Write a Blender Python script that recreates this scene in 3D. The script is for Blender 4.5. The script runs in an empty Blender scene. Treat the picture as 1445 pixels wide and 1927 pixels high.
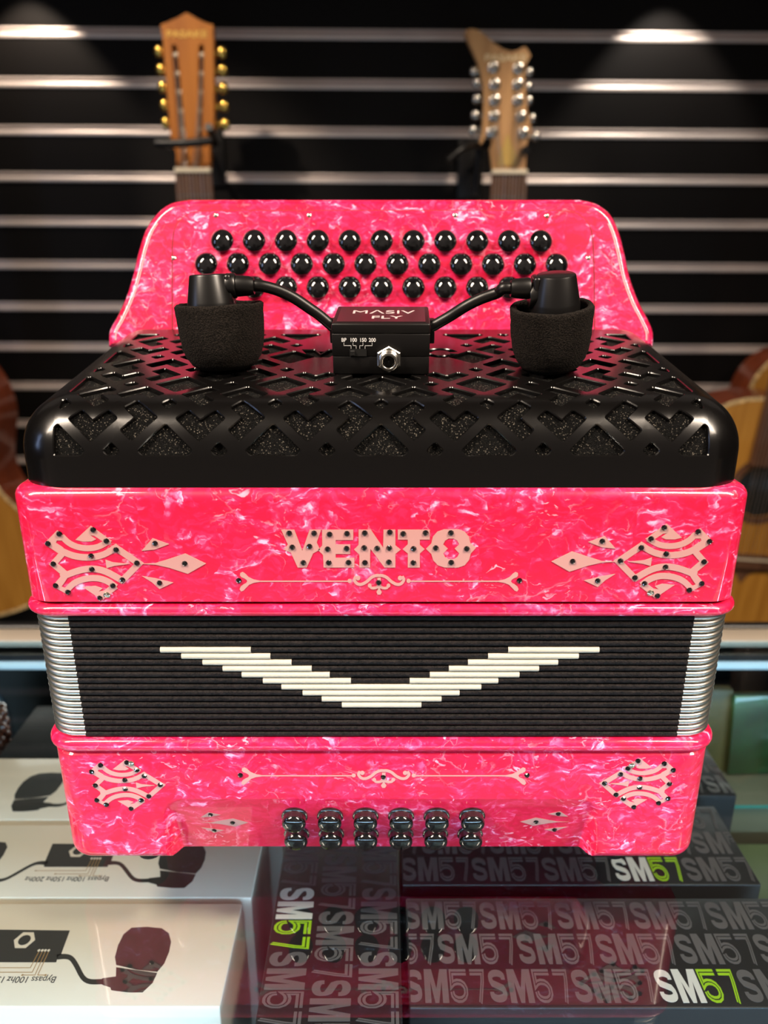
import bpy, bmesh, math, random
from mathutils import Vector, Matrix, geometry
random.seed(7)
PI = math.pi
R_ = math.radians
scn = bpy.context.scene
COL = scn.collection

# ------------------------------------------------------------------ camera, world, lights
CH, CD, TH, F = 0.308, 0.324, R_(19.0), 1420.0      # camera height, distance to the accordion front, pitch, focal px
cam_d = bpy.data.cameras.new('camera'); cam = bpy.data.objects.new('camera', cam_d); COL.objects.link(cam)
cam.location = (0, -CD, CH); cam.rotation_euler = (PI/2-TH, 0, 0)
cam_d.sensor_fit = 'HORIZONTAL'; cam_d.sensor_width = 36; cam_d.lens = 36*F/1445
cam_d.clip_start = 0.01; cam_d.clip_end = 50
cam_d.dof.use_dof = True; cam_d.dof.focus_distance = 0.372; cam_d.dof.aperture_fstop = 8.0
scn.camera = cam
w = bpy.data.worlds.new('world'); scn.world = w; w.use_nodes = True
w.node_tree.nodes['Background'].inputs[0].default_value = (0.9, 0.75, 0.65, 1)
w.node_tree.nodes['Background'].inputs[1].default_value = 0.17
vs = scn.view_settings
vs.view_transform = 'Standard'; vs.look = 'None'; vs.gamma = 1; vs.use_curve_mapping = False; vs.exposure = 0.0

def area(name, loc, target, sx, sy, power, color, spread=180):
    l = bpy.data.lights.new(name, 'AREA'); l.shape = 'RECTANGLE'; l.size = sx; l.size_y = sy
    l.energy = power; l.color = color; l.spread = R_(spread)
    o = bpy.data.objects.new(name, l); COL.objects.link(o); o.location = loc
    d = Vector(target)-Vector(loc); o.rotation_euler = d.to_track_quat('-Z', 'Y').to_euler()
    return o
def spot(name, loc, target, ang, power, color, blend=0.5, radius=0.02):
    l = bpy.data.lights.new(name, 'SPOT'); l.spot_size = R_(ang); l.spot_blend = blend; l.energy = power
    l.color = color; l.shadow_soft_size = radius
    o = bpy.data.objects.new(name, l); COL.objects.link(o); o.location = loc
    d = Vector(target)-Vector(loc); o.rotation_euler = d.to_track_quat('-Z', 'Y').to_euler()
WARM = (1.0, 0.83, 0.66)
area('ceiling_light_left', (-1.1, -0.70, 1.50), (0, -0.05, 0.05), 0.24, 0.95, 10.1, WARM, 66)
area('ceiling_light_right', (1.1, -0.70, 1.50), (0, -0.05, 0.05), 0.24, 0.95, 9.6, WARM, 66)
area('blue_led_left', (-1.5, -0.4, 0.5), (0, 0.0, 0.25), 0.15, 0.5, 1.6, (0.45, 0.6, 1.0))  # bluish LED light from the left, source out of view, no window
spot('wall_spot_left', (-0.600, 1.085, 0.790), (-0.595, 1.130, 0.10), 80, 7.0, WARM, 0.45, 0.004)
spot('wall_spot_right', (0.475, 1.085, 0.790), (0.49, 1.130, 0.10), 80, 7.0, (1, 0.9, 0.78), 0.45, 0.004)
spot('headstock_fill', (0.75, 0.25, 1.35), (0.27, 1.0, 0.42), 18, 55, WARM, 0.6, 0.03)  # fill light added to brighten the right headstock
spot('headstock_fill_left', (-0.75, 0.25, 1.35), (-0.33, 1.0, 0.52), 18, 50, WARM, 0.6, 0.03)  # second added fill, lifts the left headstock and its tuners
spot('guitar_fill_right', (0.95, -0.1, 0.95), (0.64, 0.9, -0.05), 34, 9, WARM, 0.8, 0.05)  # added fill, brightens the standing guitars at the right
spot('guitar_fill_left', (-0.95, -0.1, 0.95), (-0.64, 0.9, -0.05), 34, 7, WARM, 0.8, 0.05)  # matching fill added for the left standing guitar
spot('green_stage_light', (1.25, 0.7, 0.55), (0.95, 1.17, 0.33), 30, 1.2, (0.1, 1.0, 0.25), 0.6, 0.02)

# ------------------------------------------------------------------ geometry of sight (turns a picture measure into metres)
def ang(py): return TH + math.atan((py-963.5)/F)
def on_y(px, py, y):
    t = ang(py); r = CD+y; z = CH-r*math.tan(t)
    Z = r*math.cos(TH)+(CH-z)*math.sin(TH)
    return Vector(((px-722.5)*Z/F, y, z))
def on_z(px, py, z):
    t = ang(py); r = (CH-z)/math.tan(t)
    Z = r*math.cos(TH)+(CH-z)*math.sin(TH)
    return Vector(((px-722.5)*Z/F, r-CD, z))
GL = -0.022          # top of the glass counter
BT = -0.070          # tops of the boxes inside the case

# ------------------------------------------------------------------ materials
def mat(name, col, rough=0.5, metal=0.0, spec=0.5, coat=0.0, emis=None, es=0, bump=None, noise=None, sheen=0):
    m = bpy.data.materials.new(name); m.use_nodes = True
    nt = m.node_tree; b = nt.nodes['Principled BSDF']
    b.inputs['Base Color'].default_value = (*col, 1); b.inputs['Roughness'].default_value = rough
    b.inputs['Metallic'].default_value = metal; b.inputs['Specular IOR Level'].default_value = spec
    b.inputs['Coat Weight'].default_value = coat; b.inputs['Coat Roughness'].default_value = 0.05
    if sheen: b.inputs['Sheen Weight'].default_value = sheen
    if emis: b.inputs['Emission Color'].default_value = (*emis, 1); b.inputs['Emission Strength'].default_value = es
    tc = nt.nodes.new('ShaderNodeTexCoord')
    sc, amt, det = noise if noise else (12, 0.06, 3)
    n = nt.nodes.new('ShaderNodeTexNoise'); n.inputs['Scale'].default_value = sc; n.inputs['Detail'].default_value = det
    nt.links.new(tc.outputs['Object'], n.inputs['Vector'])
    mx = nt.nodes.new('ShaderNodeMix'); mx.data_type = 'RGBA'; mx.blend_type = 'MULTIPLY'
    mx.inputs[0].default_value = 1.0
    r = nt.nodes.new('ShaderNodeMapRange'); r.inputs[1].default_value = 0.3; r.inputs[2].default_value = 0.7
    r.inputs[3].default_value = 1-amt; r.inputs[4].default_value = 1+amt
    nt.links.new(n.outputs['Fac'], r.inputs[0])
    mx.inputs[6].default_value = (*col, 1); nt.links.new(r.outputs[0], mx.inputs[7])
    nt.links.new(mx.outputs[2], b.inputs['Base Color'])
    if bump:
        s, st, dist = bump
        n2 = nt.nodes.new('ShaderNodeTexNoise'); n2.inputs['Scale'].default_value = s; n2.inputs['Detail'].default_value = 4
        nt.links.new(tc.outputs['Object'], n2.inputs['Vector'])
        bp = nt.nodes.new('ShaderNodeBump'); bp.inputs['Strength'].default_value = st; bp.inputs['Distance'].default_value = dist
        nt.links.new(n2.outputs['Fac'], bp.inputs['Height']); nt.links.new(bp.outputs[0], b.inputs['Normal'])
    return m

def pearl(name, light=0.0, seed=0.0):
    """pink celluloid: broken flakes, each with its own drift of tone, pale wisps along some of their edges"""
    m = bpy.data.materials.new(name); m.use_nodes = True; nt = m.node_tree; L = nt.links.new
    b = nt.nodes['Principled BSDF']
    def N(t, **k):
        n = nt.nodes.new(t)
        for a, v in k.items(): setattr(n, a, v)
        return n
    def mr(src, a, b_, c, d):
        n = N('ShaderNodeMapRange'); n.inputs[1].default_value = a; n.inputs[2].default_value = b_; n.inputs[3].default_value = c; n.inputs[4].default_value = d
        L(src, n.inputs[0]); return n.outputs[0]
    def ma(op, a, b_):
        n = N('ShaderNodeMath', operation=op)
        for i, v in enumerate((a, b_)):
            if v is None: continue
            if isinstance(v, (int, float)): n.inputs[i].default_value = v
            else: L(v, n.inputs[i])
        return n.outputs[0]
    def noise(src, sc, det=3, dis=0.0):
        n = N('ShaderNodeTexNoise'); n.inputs['Scale'].default_value = sc; n.inputs['Detail'].default_value = det; n.inputs['Distortion'].default_value = dis
        L(src, n.inputs['Vector']); return n
    def vm(op, a, b_=None, scale=None):
        n = N('ShaderNodeVectorMath', operation=op); L(a, n.inputs[0])
        if b_ is not None:
            if isinstance(b_, tuple): n.inputs[1].default_value = b_
            else: L(b_, n.inputs[1])
        if scale is not None: n.inputs['Scale'].default_value = scale
        return n.outputs[0]
    tc = N('ShaderNodeTexCoord'); co = vm('ADD', tc.outputs['Object'], (seed, seed*1.7, seed*0.6))
    def layer(scale, warp, wsc):
        wn = noise(co, wsc, 4)
        p = vm('ADD', co, vm('SCALE', vm('SUBTRACT', wn.outputs['Color'], (.5, .5, .5)), scale=warp))
        v = N('ShaderNodeTexVoronoi'); v.inputs['Scale'].default_value = scale; L(p, v.inputs['Vector'])
        e = N('ShaderNodeTexVoronoi', feature='DISTANCE_TO_EDGE'); e.inputs['Scale'].default_value = scale; L(p, e.inputs['Vector'])
        sep = N('ShaderNodeSeparateColor'); L(v.outputs['Color'], sep.inputs[0])
        return p, v, e, sep
    pA, vA, eA, sA = layer(54, 0.022, 55)
    pB, vB, eB, sB = layer(125, 0.012, 120)
    # every flake looks up its own stretch of silky drift
    cA = vm('ADD', pA, vm('SCALE', vA.outputs['Color'], scale=4.0))
    stm = N('ShaderNodeMapping'); stm.inputs['Scale'].default_value = (1, 1.4, 2.6); stm.inputs['Rotation'].default_value = (0.2, 0.8, 0.3); L(cA, stm.inputs['Vector'])
    silk = noise(stm.outputs[0], 84, 2.5, 1.1).outputs['Fac']
    tone = ma('ADD', silk, ma('MULTIPLY', ma('SUBTRACT', sA.outputs[0], 0.5), 0.16))
    tone = ma('ADD', tone, ma('MULTIPLY', ma('SUBTRACT', sB.outputs[0], 0.5), 0.12))
    cr = N('ShaderNodeValToRGB'); e = cr.color_ramp.elements
    e[0].position = 0.30; e[0].color = (0.66, 0.008, 0.050, 1)
    e[1].position = 0.78-light*0.06; e[1].color = (1.0, 0.48, 0.72, 1)
    for p_, c_ in ((0.46, (0.74, 0.009, 0.062+light*0.03)), (0.61-light*0.04, (0.80, 0.020+light*0.012, 0.105+light*0.06)), (0.69-light*0.05, (0.90, 0.10, 0.27))):
        x = e.new(p_); x.color = (*c_, 1)
    L(tone, cr.inputs[0])
    # bright broken edges, only on one side of a flake and only here and there
    gate = mr(noise(co, 30, 3).outputs['Fac'], 0.50-light*0.03, 0.62, 0, 1)
    wid = ma('MULTIPLY', noise(co, 140, 2).outputs['Fac'], 0.10)
    eg = ma('MULTIPLY', mr(ma('SUBTRACT', eA.outputs['Distance'], wid), -0.05, 0.0, 1, 0), mr(sA.outputs[1], 0.60, 0.75, 0, 1))
    g2 = mr(noise(co, 75, 3).outputs['Fac'], 0.54-light*0.03, 0.66, 0, 1)
    eg2 = ma('MULTIPLY', mr(eB.outputs['Distance'], 0.0, 0.07, 1, 0), mr(sB.outputs[1], 0.60, 0.72, 0, 1))
    mk = ma('MAXIMUM', ma('MULTIPLY', eg, gate), ma('MULTIPLY', eg2, g2))
    # small pale glints
    gl = ma('MULTIPLY', mr(noise(stm.outputs[0], 170, 2, 0.6).outputs['Fac'], 0.62-light*0.02, 0.70, 0, 1), gate)
    mk = ma('MINIMUM', ma('ADD', ma('MULTIPLY', mk, 0.30), ma('MULTIPLY', gl, 0.7)), 1.0)
    mx = N('ShaderNodeMix', data_type='RGBA'); L(mk, mx.inputs[0]); L(cr.outputs[0], mx.inputs[6]); mx.inputs[7].default_value = (1.0, 0.55, 0.74, 1)
    L(mx.outputs[2], b.inputs['Base Color'])
    b.inputs['Roughness'].default_value = 0.4; b.inputs['Specular IOR Level'].default_value = 0.2
    b.inputs['Coat Weight'].default_value = 1.0; b.inputs['Coat Roughness'].default_value = 0.03
    return m

def wood(name, c1, c2, scale=60, rough=0.35, coat=0.5):
    m = bpy.data.materials.new(name); m.use_nodes = True; nt = m.node_tree; L = nt.links.new
    b = nt.nodes['Principled BSDF']; tc = nt.nodes.new('ShaderNodeTexCoord')
    mp = nt.nodes.new('ShaderNodeMapping'); mp.inputs['Scale'].default_value = (1, 1, 0.08); L(tc.outputs['Object'], mp.inputs['Vector'])
    n = nt.nodes.new('ShaderNodeTexNoise'); n.inputs['Scale'].default_value = scale; n.inputs['Detail'].default_value = 4; L(mp.outputs[0], n.inputs['Vector'])
    r = nt.nodes.new('ShaderNodeValToRGB'); r.color_ramp.elements[0].position = 0.35; r.color_ramp.elements[1].position = 0.65
    r.color_ramp.elements[0].color = (*c1, 1); r.color_ramp.elements[1].color = (*c2, 1)
    L(n.outputs['Fac'], r.inputs[0]); L(r.outputs[0], b.inputs['Base Color'])
    b.inputs['Roughness'].default_value = rough; b.inputs['Coat Weight'].default_value = coat
    return m

def glassy(name, tint, ior):
    m = bpy.data.materials.new(name); m.use_nodes = True; nt = m.node_tree; nt.nodes.clear(); L = nt.links.new
    o = nt.nodes.new('ShaderNodeOutputMaterial'); t = nt.nodes.new('ShaderNodeBsdfTransparent'); t.inputs[0].default_value = (*tint, 1)
    if ior:
        g = nt.nodes.new('ShaderNodeBsdfGlossy'); g.inputs['Roughness'].default_value = 0.015
        f = nt.nodes.new('ShaderNodeFresnel'); f.inputs['IOR'].default_value = ior
        x = nt.nodes.new('ShaderNodeMixShader'); L(f.outputs[0], x.inputs[0]); L(t.outputs[0], x.inputs[1]); L(g.outputs[0], x.inputs[2])
        L(x.outputs[0], o.inputs[0])
    else: L(t.outputs[0], o.inputs[0])
    return m

def cloth(name, dark, light, scale, thr):
    """woven cloth with glints of bright thread"""
    m = bpy.data.materials.new(name); m.use_nodes = True; nt = m.node_tree; L = nt.links.new
    b = nt.nodes['Principled BSDF']; tc = nt.nodes.new('ShaderNodeTexCoord')
    v = nt.nodes.new('ShaderNodeTexVoronoi'); v.inputs['Scale'].default_value = scale; L(tc.outputs['Object'], v.inputs['Vector'])
    sp = nt.nodes.new('ShaderNodeSeparateColor'); L(v.outputs['Color'], sp.inputs[0])
    r = nt.nodes.new('ShaderNodeMapRange'); r.inputs[1].default_value = thr; r.inputs[2].default_value = 1.0; L(sp.outputs[0], r.inputs[0])
    x = nt.nodes.new('ShaderNodeMix'); x.data_type = 'RGBA'; x.inputs[6].default_value = (*dark, 1); x.inputs[7].default_value = (*light, 1)
    L(r.outputs[0], x.inputs[0]); L(x.outputs[2], b.inputs['Base Color'])
    bp = nt.nodes.new('ShaderNodeBump'); bp.inputs['Strength'].default_value = 1; bp.inputs['Distance'].default_value = 0.0006
    L(v.outputs['Distance'], bp.inputs['Height']); L(bp.outputs[0], b.inputs['Normal'])
    b.inputs['Roughness'].default_value = 0.5; b.inputs['Specular IOR Level'].default_value = 0.12
    return m

PEARL = pearl('pink_pearl_casing', 0.0); PEARL_B = pearl('pink_pearl_board', 0.5, 3.3)
PEARL_R = pearl('pink_pearl_rim', 0.3, 6.1)
INLAY = mat('pale_pink_inlay', (0.54, 0.275, 0.26), 0.5, coat=0.1)
STONE = mat('black_rhinestone', (0.006, 0.006, 0.007), 0.06, coat=1)
PLASTIC = mat('matte_black_metal', (0.004, 0.0035, 0.0035), 0.33, spec=0.6)
GRILLE = mat('satin_black_grille', (0.0025, 0.0022, 0.0022), 0.22, spec=0.55)
BUTTON = mat('black_pearl_button', (0.008, 0.008, 0.009), 0.08, coat=1, noise=(160, 0.9, 3))
CORNER = mat('satin_nickel_corner', (0.50, 0.47, 0.42), 0.34, 1.0)
CHROME = mat('polished_metal', (0.60, 0.57, 0.52), 0.24, 1.0)
SCREW = mat('screw_metal', (0.75, 0.68, 0.55), 0.25, 1.0)
GOLD = mat('gold_plating', (0.85, 0.55, 0.12), 0.2, 1.0)
CLOTHB = mat('black_bellows_cloth', (0.0075, 0.0055, 0.0053), 0.5, spec=0.15, bump=(1100, 1.0, 0.0006), noise=(500, 0.7, 3))
CREAM = mat('cream_bellows_cloth', (0.58, 0.50, 0.39), 0.75, bump=(900, 0.6, 0.0004), noise=(60, 0.06, 3))
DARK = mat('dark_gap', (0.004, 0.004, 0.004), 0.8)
MESHC = cloth('glittering_speaker_cloth', (0.002, 0.002, 0.002), (0.20, 0.18, 0.15), 2600, 0.93)
FOAM = mat('black_foam', (0.0105, 0.0082, 0.0068), 0.95, spec=0.15, bump=(1400, 1.0, 0.0012), noise=(1300, 0.8, 2))
RUBBER = mat('black_rubber', (0.0035, 0.003, 0.003), 0.38, spec=0.4)
LABEL = mat('glossy_black_label', (0.008, 0.006, 0.007), 0.28)
SILVER = mat('silver_print', (0.75, 0.70, 0.70), 0.35, 0.4)
WHITEP = mat('white_print', (0.75, 0.75, 0.75), 0.5)
CARTON = mat('white_carton', (0.92, 0.81, 0.68), 0.5, coat=0.1, noise=(10, 0.03, 2))
INK = mat('black_ink', (0.035, 0.032, 0.028), 0.5)
ORANGE = mat('orange_ink', (0.50, 0.28, 0.10), 0.5)
SMBLACK = mat('black_carton', (0.012, 0.010, 0.011), 0.42, noise=(20, 0.1, 2))
SMGREY = mat('grey_gloss_print', (0.15, 0.135, 0.14), 0.3, coat=0.3)
SMWHITE = mat('white_carton_print', (0.85, 0.82, 0.78), 0.4)
SMGREEN = mat('lime_carton_print', (0.42, 0.72, 0.015), 0.4)
ALU = mat('brushed_aluminium', (0.80, 0.70, 0.65), 0.5, 0.5)
ALUB = mat('counter_aluminium', (0.72, 0.62, 0.50), 0.45, 0.3)
PANEL = mat('black_laminate', (0.0065, 0.0055, 0.0052), 0.55, spec=0.12, bump=(500, 0.1, 0.0005))
CASEB = mat('case_black', (0.01, 0.011, 0.012), 0.4)
GTOP = glassy('counter_glass_face', (0.97, 0.99, 0.98), 1.72); GBOT = glassy('counter_glass_under', (0.95, 0.985, 0.97), None)
GEDGE = mat('glass_edge_teal', (0.05, 0.36, 0.28), 0.2, coat=0.5)
WOODH = wood('orange_headstock_wood', (0.40, 0.12, 0.008), (0.54, 0.18, 0.015), 60, 0.5, 0.0)
WOODW = wood('light_brown_headstock_wood', (0.40, 0.20, 0.075), (0.58, 0.32, 0.13), 60, 0.5, 0.0)
SPRUCE = wood('golden_spruce_top', (0.42, 0.18, 0.022), (0.55, 0.26, 0.04), 90, 0.5, 0.1)
MAHOG = wood('red_mahogany', (0.11, 0.02, 0.006), (0.18, 0.035, 0.010))
EBONY = wood('rosewood_board', (0.10, 0.045, 0.025), (0.17, 0.08, 0.045))
BONE = mat('bone_nut', (0.75, 0.65, 0.48), 0.4)
STRING = mat('wound_string', (0.50, 0.45, 0.40), 0.35, 0.9)
ROPE = mat('rope_binding', (0.72, 0.52, 0.25), 0.5, noise=(300, 0.6, 1))

# ------------------------------------------------------------------ helpers
def finish(bm, name, m, parent=None, smooth=True, angle=35, mats=None):
    me = bpy.data.meshes.new(name)
    bmesh.ops.recalc_face_normals(bm, faces=bm.faces) if mats != 'keep' else None
    bm.to_mesh(me); bm.free()
    o = bpy.data.objects.new(name, me); COL.objects.link(o)
    for x in (m if isinstance(m, (list, tuple)) else [m]): me.materials.append(x)
    if smooth:
        for p in me.polygons: p.use_smooth = True
        me.set_sharp_from_angle(angle=R_(angle))
    if parent: o.parent = parent
    return o
def rebase(o, loc):           # vertices were given in world metres: move them into the frame of the thing
    o.data.transform(Matrix.Translation(-Vector(loc)))
    return o
def thing(name, label, cat, loc=(0, 0, 0), rot=(0, 0, 0), group=None):
    o = bpy.data.objects.new(name, None); COL.objects.link(o); o.empty_display_size = 0.02
    o.location = loc; o.rotation_euler = rot; o['label'] = label; o['category'] = cat
    if group: o['group'] = group
    return o
def tag(o, label, cat, group=None, kind=None):
    o['label'] = label; o['category'] = cat
    if group: o['group'] = group
    if kind: o['kind'] = kind
    return o
def struct(o): o['kind'] = 'structure'; return o

def box(bm, c, s, r=0.0, seg=2, rot=None, mi=0):
    g = bmesh.ops.create_cube(bm, size=1.0); vs_ = g['verts']
    bmesh.ops.scale(bm, vec=s, verts=vs_)
    if r:
        es = list({e for v in vs_ for e in v.link_edges})
        gg = bmesh.ops.bevel(bm, geom=es, offset=r, segments=seg, profile=0.5, affect='EDGES')
        vs_ = list({v for f in gg['faces'] for v in f.verts} | {v for v in vs_ if v.is_valid})
    if rot: bmesh.ops.rotate(bm, matrix=rot, verts=vs_)
    bmesh.ops.translate(bm, vec=c, verts=vs_)
    if mi:
        for f in {f for v in vs_ for f in v.link_faces}: f.material_index = mi
    return vs_
def loft(bm, rings, caps=True, mi=0):
    rr = [[bm.verts.new(p) for p in ring] for ring in rings]
    n = len(rr[0])
    for a, b in zip(rr, rr[1:]):
        for i in range(n):
            f = bm.faces.new((a[i], a[(i+1) % n], b[(i+1) % n], b[i])); f.material_index = mi
    if caps:
        f = bm.faces.new(rr[0][::-1]); f.material_index = mi
        f = bm.faces.new(rr[-1]); f.material_index = mi
    return rr
def tube(bm, pts, r, n=12, caps=True, mi=0):
    pts = [Vector(p) for p in pts]; rings = []
    rs = r if isinstance(r, (list, tuple)) else [r]*len(pts)
    up = Vector((0, 0, 1))
    for i, p in enumerate(pts):
        t = (pts[min(i+1, len(pts)-1)]-pts[max(i-1, 0)]).normalized()
        a = t.cross(up)
        if a.length < 1e-3: a = t.cross(Vector((0, 1, 0)))
        a.normalize(); b = a.cross(t)
        if i and a.dot(pa) < 0: a, b = -a, -b
        pa = a
        rings.append([p+(a*math.cos(k*2*PI/n)+b*math.sin(k*2*PI/n))*rs[i] for k in range(n)])
    loft(bm, rings, caps, mi)
def lathe(bm, prof, M=Matrix.Identity(4), n=32, mi=0):
    rings = [[M @ Vector((r*math.cos(k*2*PI/n), r*math.sin(k*2*PI/n), h)) for k in range(n)] for r, h in prof]
    loft(bm, rings, True, mi)
def smooth_path(pts, sub=6):
    P = [Vector(p) for p in pts]; P = [P[0]*2-P[1]]+P+[P[-1]*2-P[-2]]; out = []
    for i in range(1, len(P)-2):
        for k in range(sub):
            t = k/sub; a, b, c, d = P[i-1:i+3]
            out.append(0.5*((2*b)+(c-a)*t+(2*a-5*b+4*c-d)*t*t+(3*b-a-3*c+d)*t**3))
    out.append(P[-2]); return out
def rrect(w_, d_, r, n=8, cx=0, cy=0, fx=None):
    """rounded rectangle, front side first; fx gives extra x stations along the front"""
    hw, hd = w_/2, d_/2; pts = []
    for (sx, sy, a0) in ((-1, -1, PI), (1, -1, -PI/2), (1, 1, 0), (-1, 1, PI/2)):
        for k in range(n+1):
            a = a0+k*(PI/2)/n
            pts.append((cx+sx*(hw-r)+r*math.cos(a), cy+sy*(hd-r)+r*math.sin(a)))
        if sy == -1 and sx == -1 and fx:
            pts += [(x, cy-hd) for x in fx if abs(x-cx) < hw-r-1e-4]
    return pts
def flat(bm, polys, fn, thick=0.0, mi=0, sub=0):
    """polys: list of [outer, hole, ...] in 2D; fn maps (x, y, h) -> 3D; thick > 0 gives real thickness"""
    for pl in polys:
        loops = [[Vector((p[0], p[1], 0)) for p in lp] for lp in pl]
        tris = geometry.tessellate_polygon(loops); al = [p for lp in loops for p in lp]
        t = bmesh.new(); vs_ = [t.verts.new(p) for p in al]
        for a, b, c in tris:
            try: t.faces.new((vs_[a], vs_[b], vs_[c]))
            except ValueError: pass
        if sub:
            xs = [p.x for p in al]; ys = [p.y for p in al]
            for lo, hi, ax in ((min(xs), max(xs), 0), (min(ys), max(ys), 1)):
                k = math.ceil(lo/sub)
                while k*sub < hi:
                    co = [0, 0, 0]; no = [0, 0, 0]; co[ax] = k*sub; no[ax] = 1
                    bmesh.ops.bisect_plane(t, geom=t.verts[:]+t.edges[:]+t.faces[:], plane_co=co, plane_no=no); k += 1
        for f in t.faces:
            if f.normal.z < 0: f.normal_flip()
        mp = {v: bm.verts.new(fn(v.co.x, v.co.y, thick)) for v in t.verts}
        for f in t.faces:
            g = bm.faces.new([mp[v] for v in f.verts]); g.material_index = mi
        if thick:
            lo = {v: bm.verts.new(fn(v.co.x, v.co.y, 0)) for v in t.verts if v.is_boundary}
            for e in t.edges:
                if e.is_boundary:
                    a, b = e.verts
                    g = bm.faces.new((mp[a], mp[b], lo[b], lo[a])); g.material_index = mi
        t.free()
def ribbon(pts, wd, o1=None, o2=None, sm=0, taper=None):
    """polygon along a line; o1/o2 are the offsets of its two sides"""
    P = [Vector((p[0], p[1])) for p in pts]
    if sm: P = [Vector((q.x, q.y)) for q in smooth_path([(p.x, p.y, 0) for p in P], sm)]
    if o1 is None: o1, o2 = wd/2, -wd/2
    L, Rr = [], []
    for i, p in enumerate(P):
        a = (p-P[i-1]).normalized() if i else None
        b = (P[i+1]-p).normalized() if i < len(P)-1 else None
        if a is None: a = b
        if b is None: b = a
        n = Vector((-(a.y+b.y), a.x+b.x))
        if n.length < 1e-6: n = Vector((-a.y, a.x))
        n.normalize(); k = 1/max(0.35, n.dot(Vector((-a.y, a.x))))
        q = 1 if taper is None else taper[0]+(taper[1]-taper[0])*i/(len(P)-1)
        L.append(p+n*o1*k*q); Rr.append(p+n*o2*k*q)
    return [tuple(x) for x in L+Rr[::-1]]
def disc(x, y, r, n=20, ry=None): return [(x+r*math.cos(2*PI*k/n), y+(ry or r)*math.sin(2*PI*k/n)) for k in range(n)]
def text_mesh(name, s, size, m, parent, M, mirror=False, ext=0.00005, align='CENTER', sx=1.0, bold=0.0):
    c = bpy.data.curves.new(name, 'FONT'); c.body = s; c.size = size; c.extrude = ext; c.align_x = align; c.align_y = 'CENTER'; c.offset = bold
    o = bpy.data.objects.new(name, c); COL.objects.link(o)
    dg = bpy.context.evaluated_depsgraph_get(); me = bpy.data.meshes.new_from_object(o.evaluated_get(dg))
    bpy.data.objects.remove(o); bpy.data.curves.remove(c)
    me.name = name; me.transform(M @ Matrix.Diagonal((sx, 1, 1, 1))); me.materials.clear(); me.materials.append(m)
    r = bpy.data.objects.new(name, me); COL.objects.link(r)
    if parent: r.parent = parent
    return r
def copy_tree(o, parent=None):
    c = o.copy(); COL.objects.link(c)
    if parent: c.parent = parent
    for ch in list(o.children): copy_tree(ch, c)
    return c

# ------------------------------------------------------------------ the setting
WY = 1.49-CD
def wall_place(o): o.rotation_euler = (0, R_(0.25), R_(0.5)); o.location = (0, WY, 0); return o
SP = 0.0754; Z0 = 0.6602
bm = bmesh.new(); RAILH = 0.0155
for n in range(-3, 17):
    zt = Z0-SP*(n-1)-RAILH/2; zb = Z0-SP*n+RAILH/2
    box(bm, (0, 0.008, (zt+zb)/2), (4.4, 0.018, zt-zb), 0.0012, 1)
wall_place(struct(finish(bm, 'wall_back', PANEL, smooth=False)))
for i, n in enumerate(range(-3, 16)):
    z = Z0-SP*n; bm = bmesh.new()
    h = RAILH/2
    prof = [(0.001, h), (-0.0022, h), (-0.0026, h-0.0022), (0.0008, h-0.0036), (0.006, h-0.0042), (0.006, h-0.0062), (0.0005, -h+0.0086), (-0.0022, -h+0.0070), (-0.0030, -h+0.0030), (-0.0022, -h), (0.012, -h), (0.012, h)]
    loft(bm, [[(x, y, z+zz) for y, zz in prof] for x in (-2.2, 2.2)])
    wall_place(struct(finish(bm, 'trim_%d' % (i+1), ALU, angle=60)))
bm = bmesh.new(); box(bm, (0, 0.3, -1.02), (5, 4, 0.04))
for nm, c_, s_ in (('wall_left', (-2.15, 0, 0.7), (0.04, 2.5, 3.5)), ('wall_right', (2.15, 0, 0.7), (0.04, 2.5, 3.5)), ('ceiling', (0, 0, 2.45), (4.34, 2.5, 0.04))):
    b2 = bmesh.new(); box(b2, c_, s_); struct(finish(b2, nm, mat(nm+'_paint', (0.03, 0.028, 0.03), 0.6), smooth=False))
struct(finish(bm, 'floor', mat('dark_floor', (0.03, 0.028, 0.026), 0.5), smooth=False))

# display case ------------------------------------------------------
case = thing('display_case', 'glass topped shop display case with aluminium rear rail', 'display case', (0, 0, -1.0))
def cpart(bm, name, m, parent=case, **k): return rebase(finish(bm, name, m, parent, **k), case.location)
bm = bmesh.new(); box(bm, (0, -0.021, GL-0.004), (1.9, 0.598, 0.008))
for f in bm.faces: f.material_index = 1 if (f.normal.z < -0.5 or f.normal.y > 0.5) else (2 if abs(f.normal.z) < 0.5 else 0)
gt = cpart(bm, 'glass_top', [GTOP, GBOT, GEDGE], smooth=False)
bm = bmesh.new(); ya, yb = on_z(0, 1207, GL).y, on_z(0, 1184, GL).y
box(bm, (0, (ya+yb)/2+0.0005, GL-0.003), (1.9, yb-ya, 0.0066), 0.001, 2); cpart(bm, 'rear_rail', ALUB)
bm = bmesh.new(); box(bm, (0, yb+0.005, GL-0.012), (1.9, 0.010, 0.03), 0.001, 1); cpart(bm, 'rear_edge', CASEB)
bm = bmesh.new(); box(bm, (0, (ya+yb)/2-0.002, GL-0.014), (1.9, yb-ya+0.006, 0.008), 0.001, 1); cpart(bm, 'lamp_housing', CASEB)
bm = bmesh.new(); p = on_z(0, 1251, -0.044); tube(bm, [(-0.95, p.y, -0.044), (0.95, p.y, -0.044)], 0.0042, 12)
cpart(bm, 'lamp_tube', mat('cool_lamp_tube', (0.6, 0.75, 0.8), 0.4, emis=(0.42, 0.66, 0.82), es=0.65))
bm = bmesh.new(); box(bm, (0, 0.316, -0.52), (1.9, 0.01, 0.92), 0.001, 1); cpart(bm, 'rear_panel', mat('case_rear_panel', (0.02, 0.024, 0.026), 0.35))
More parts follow.
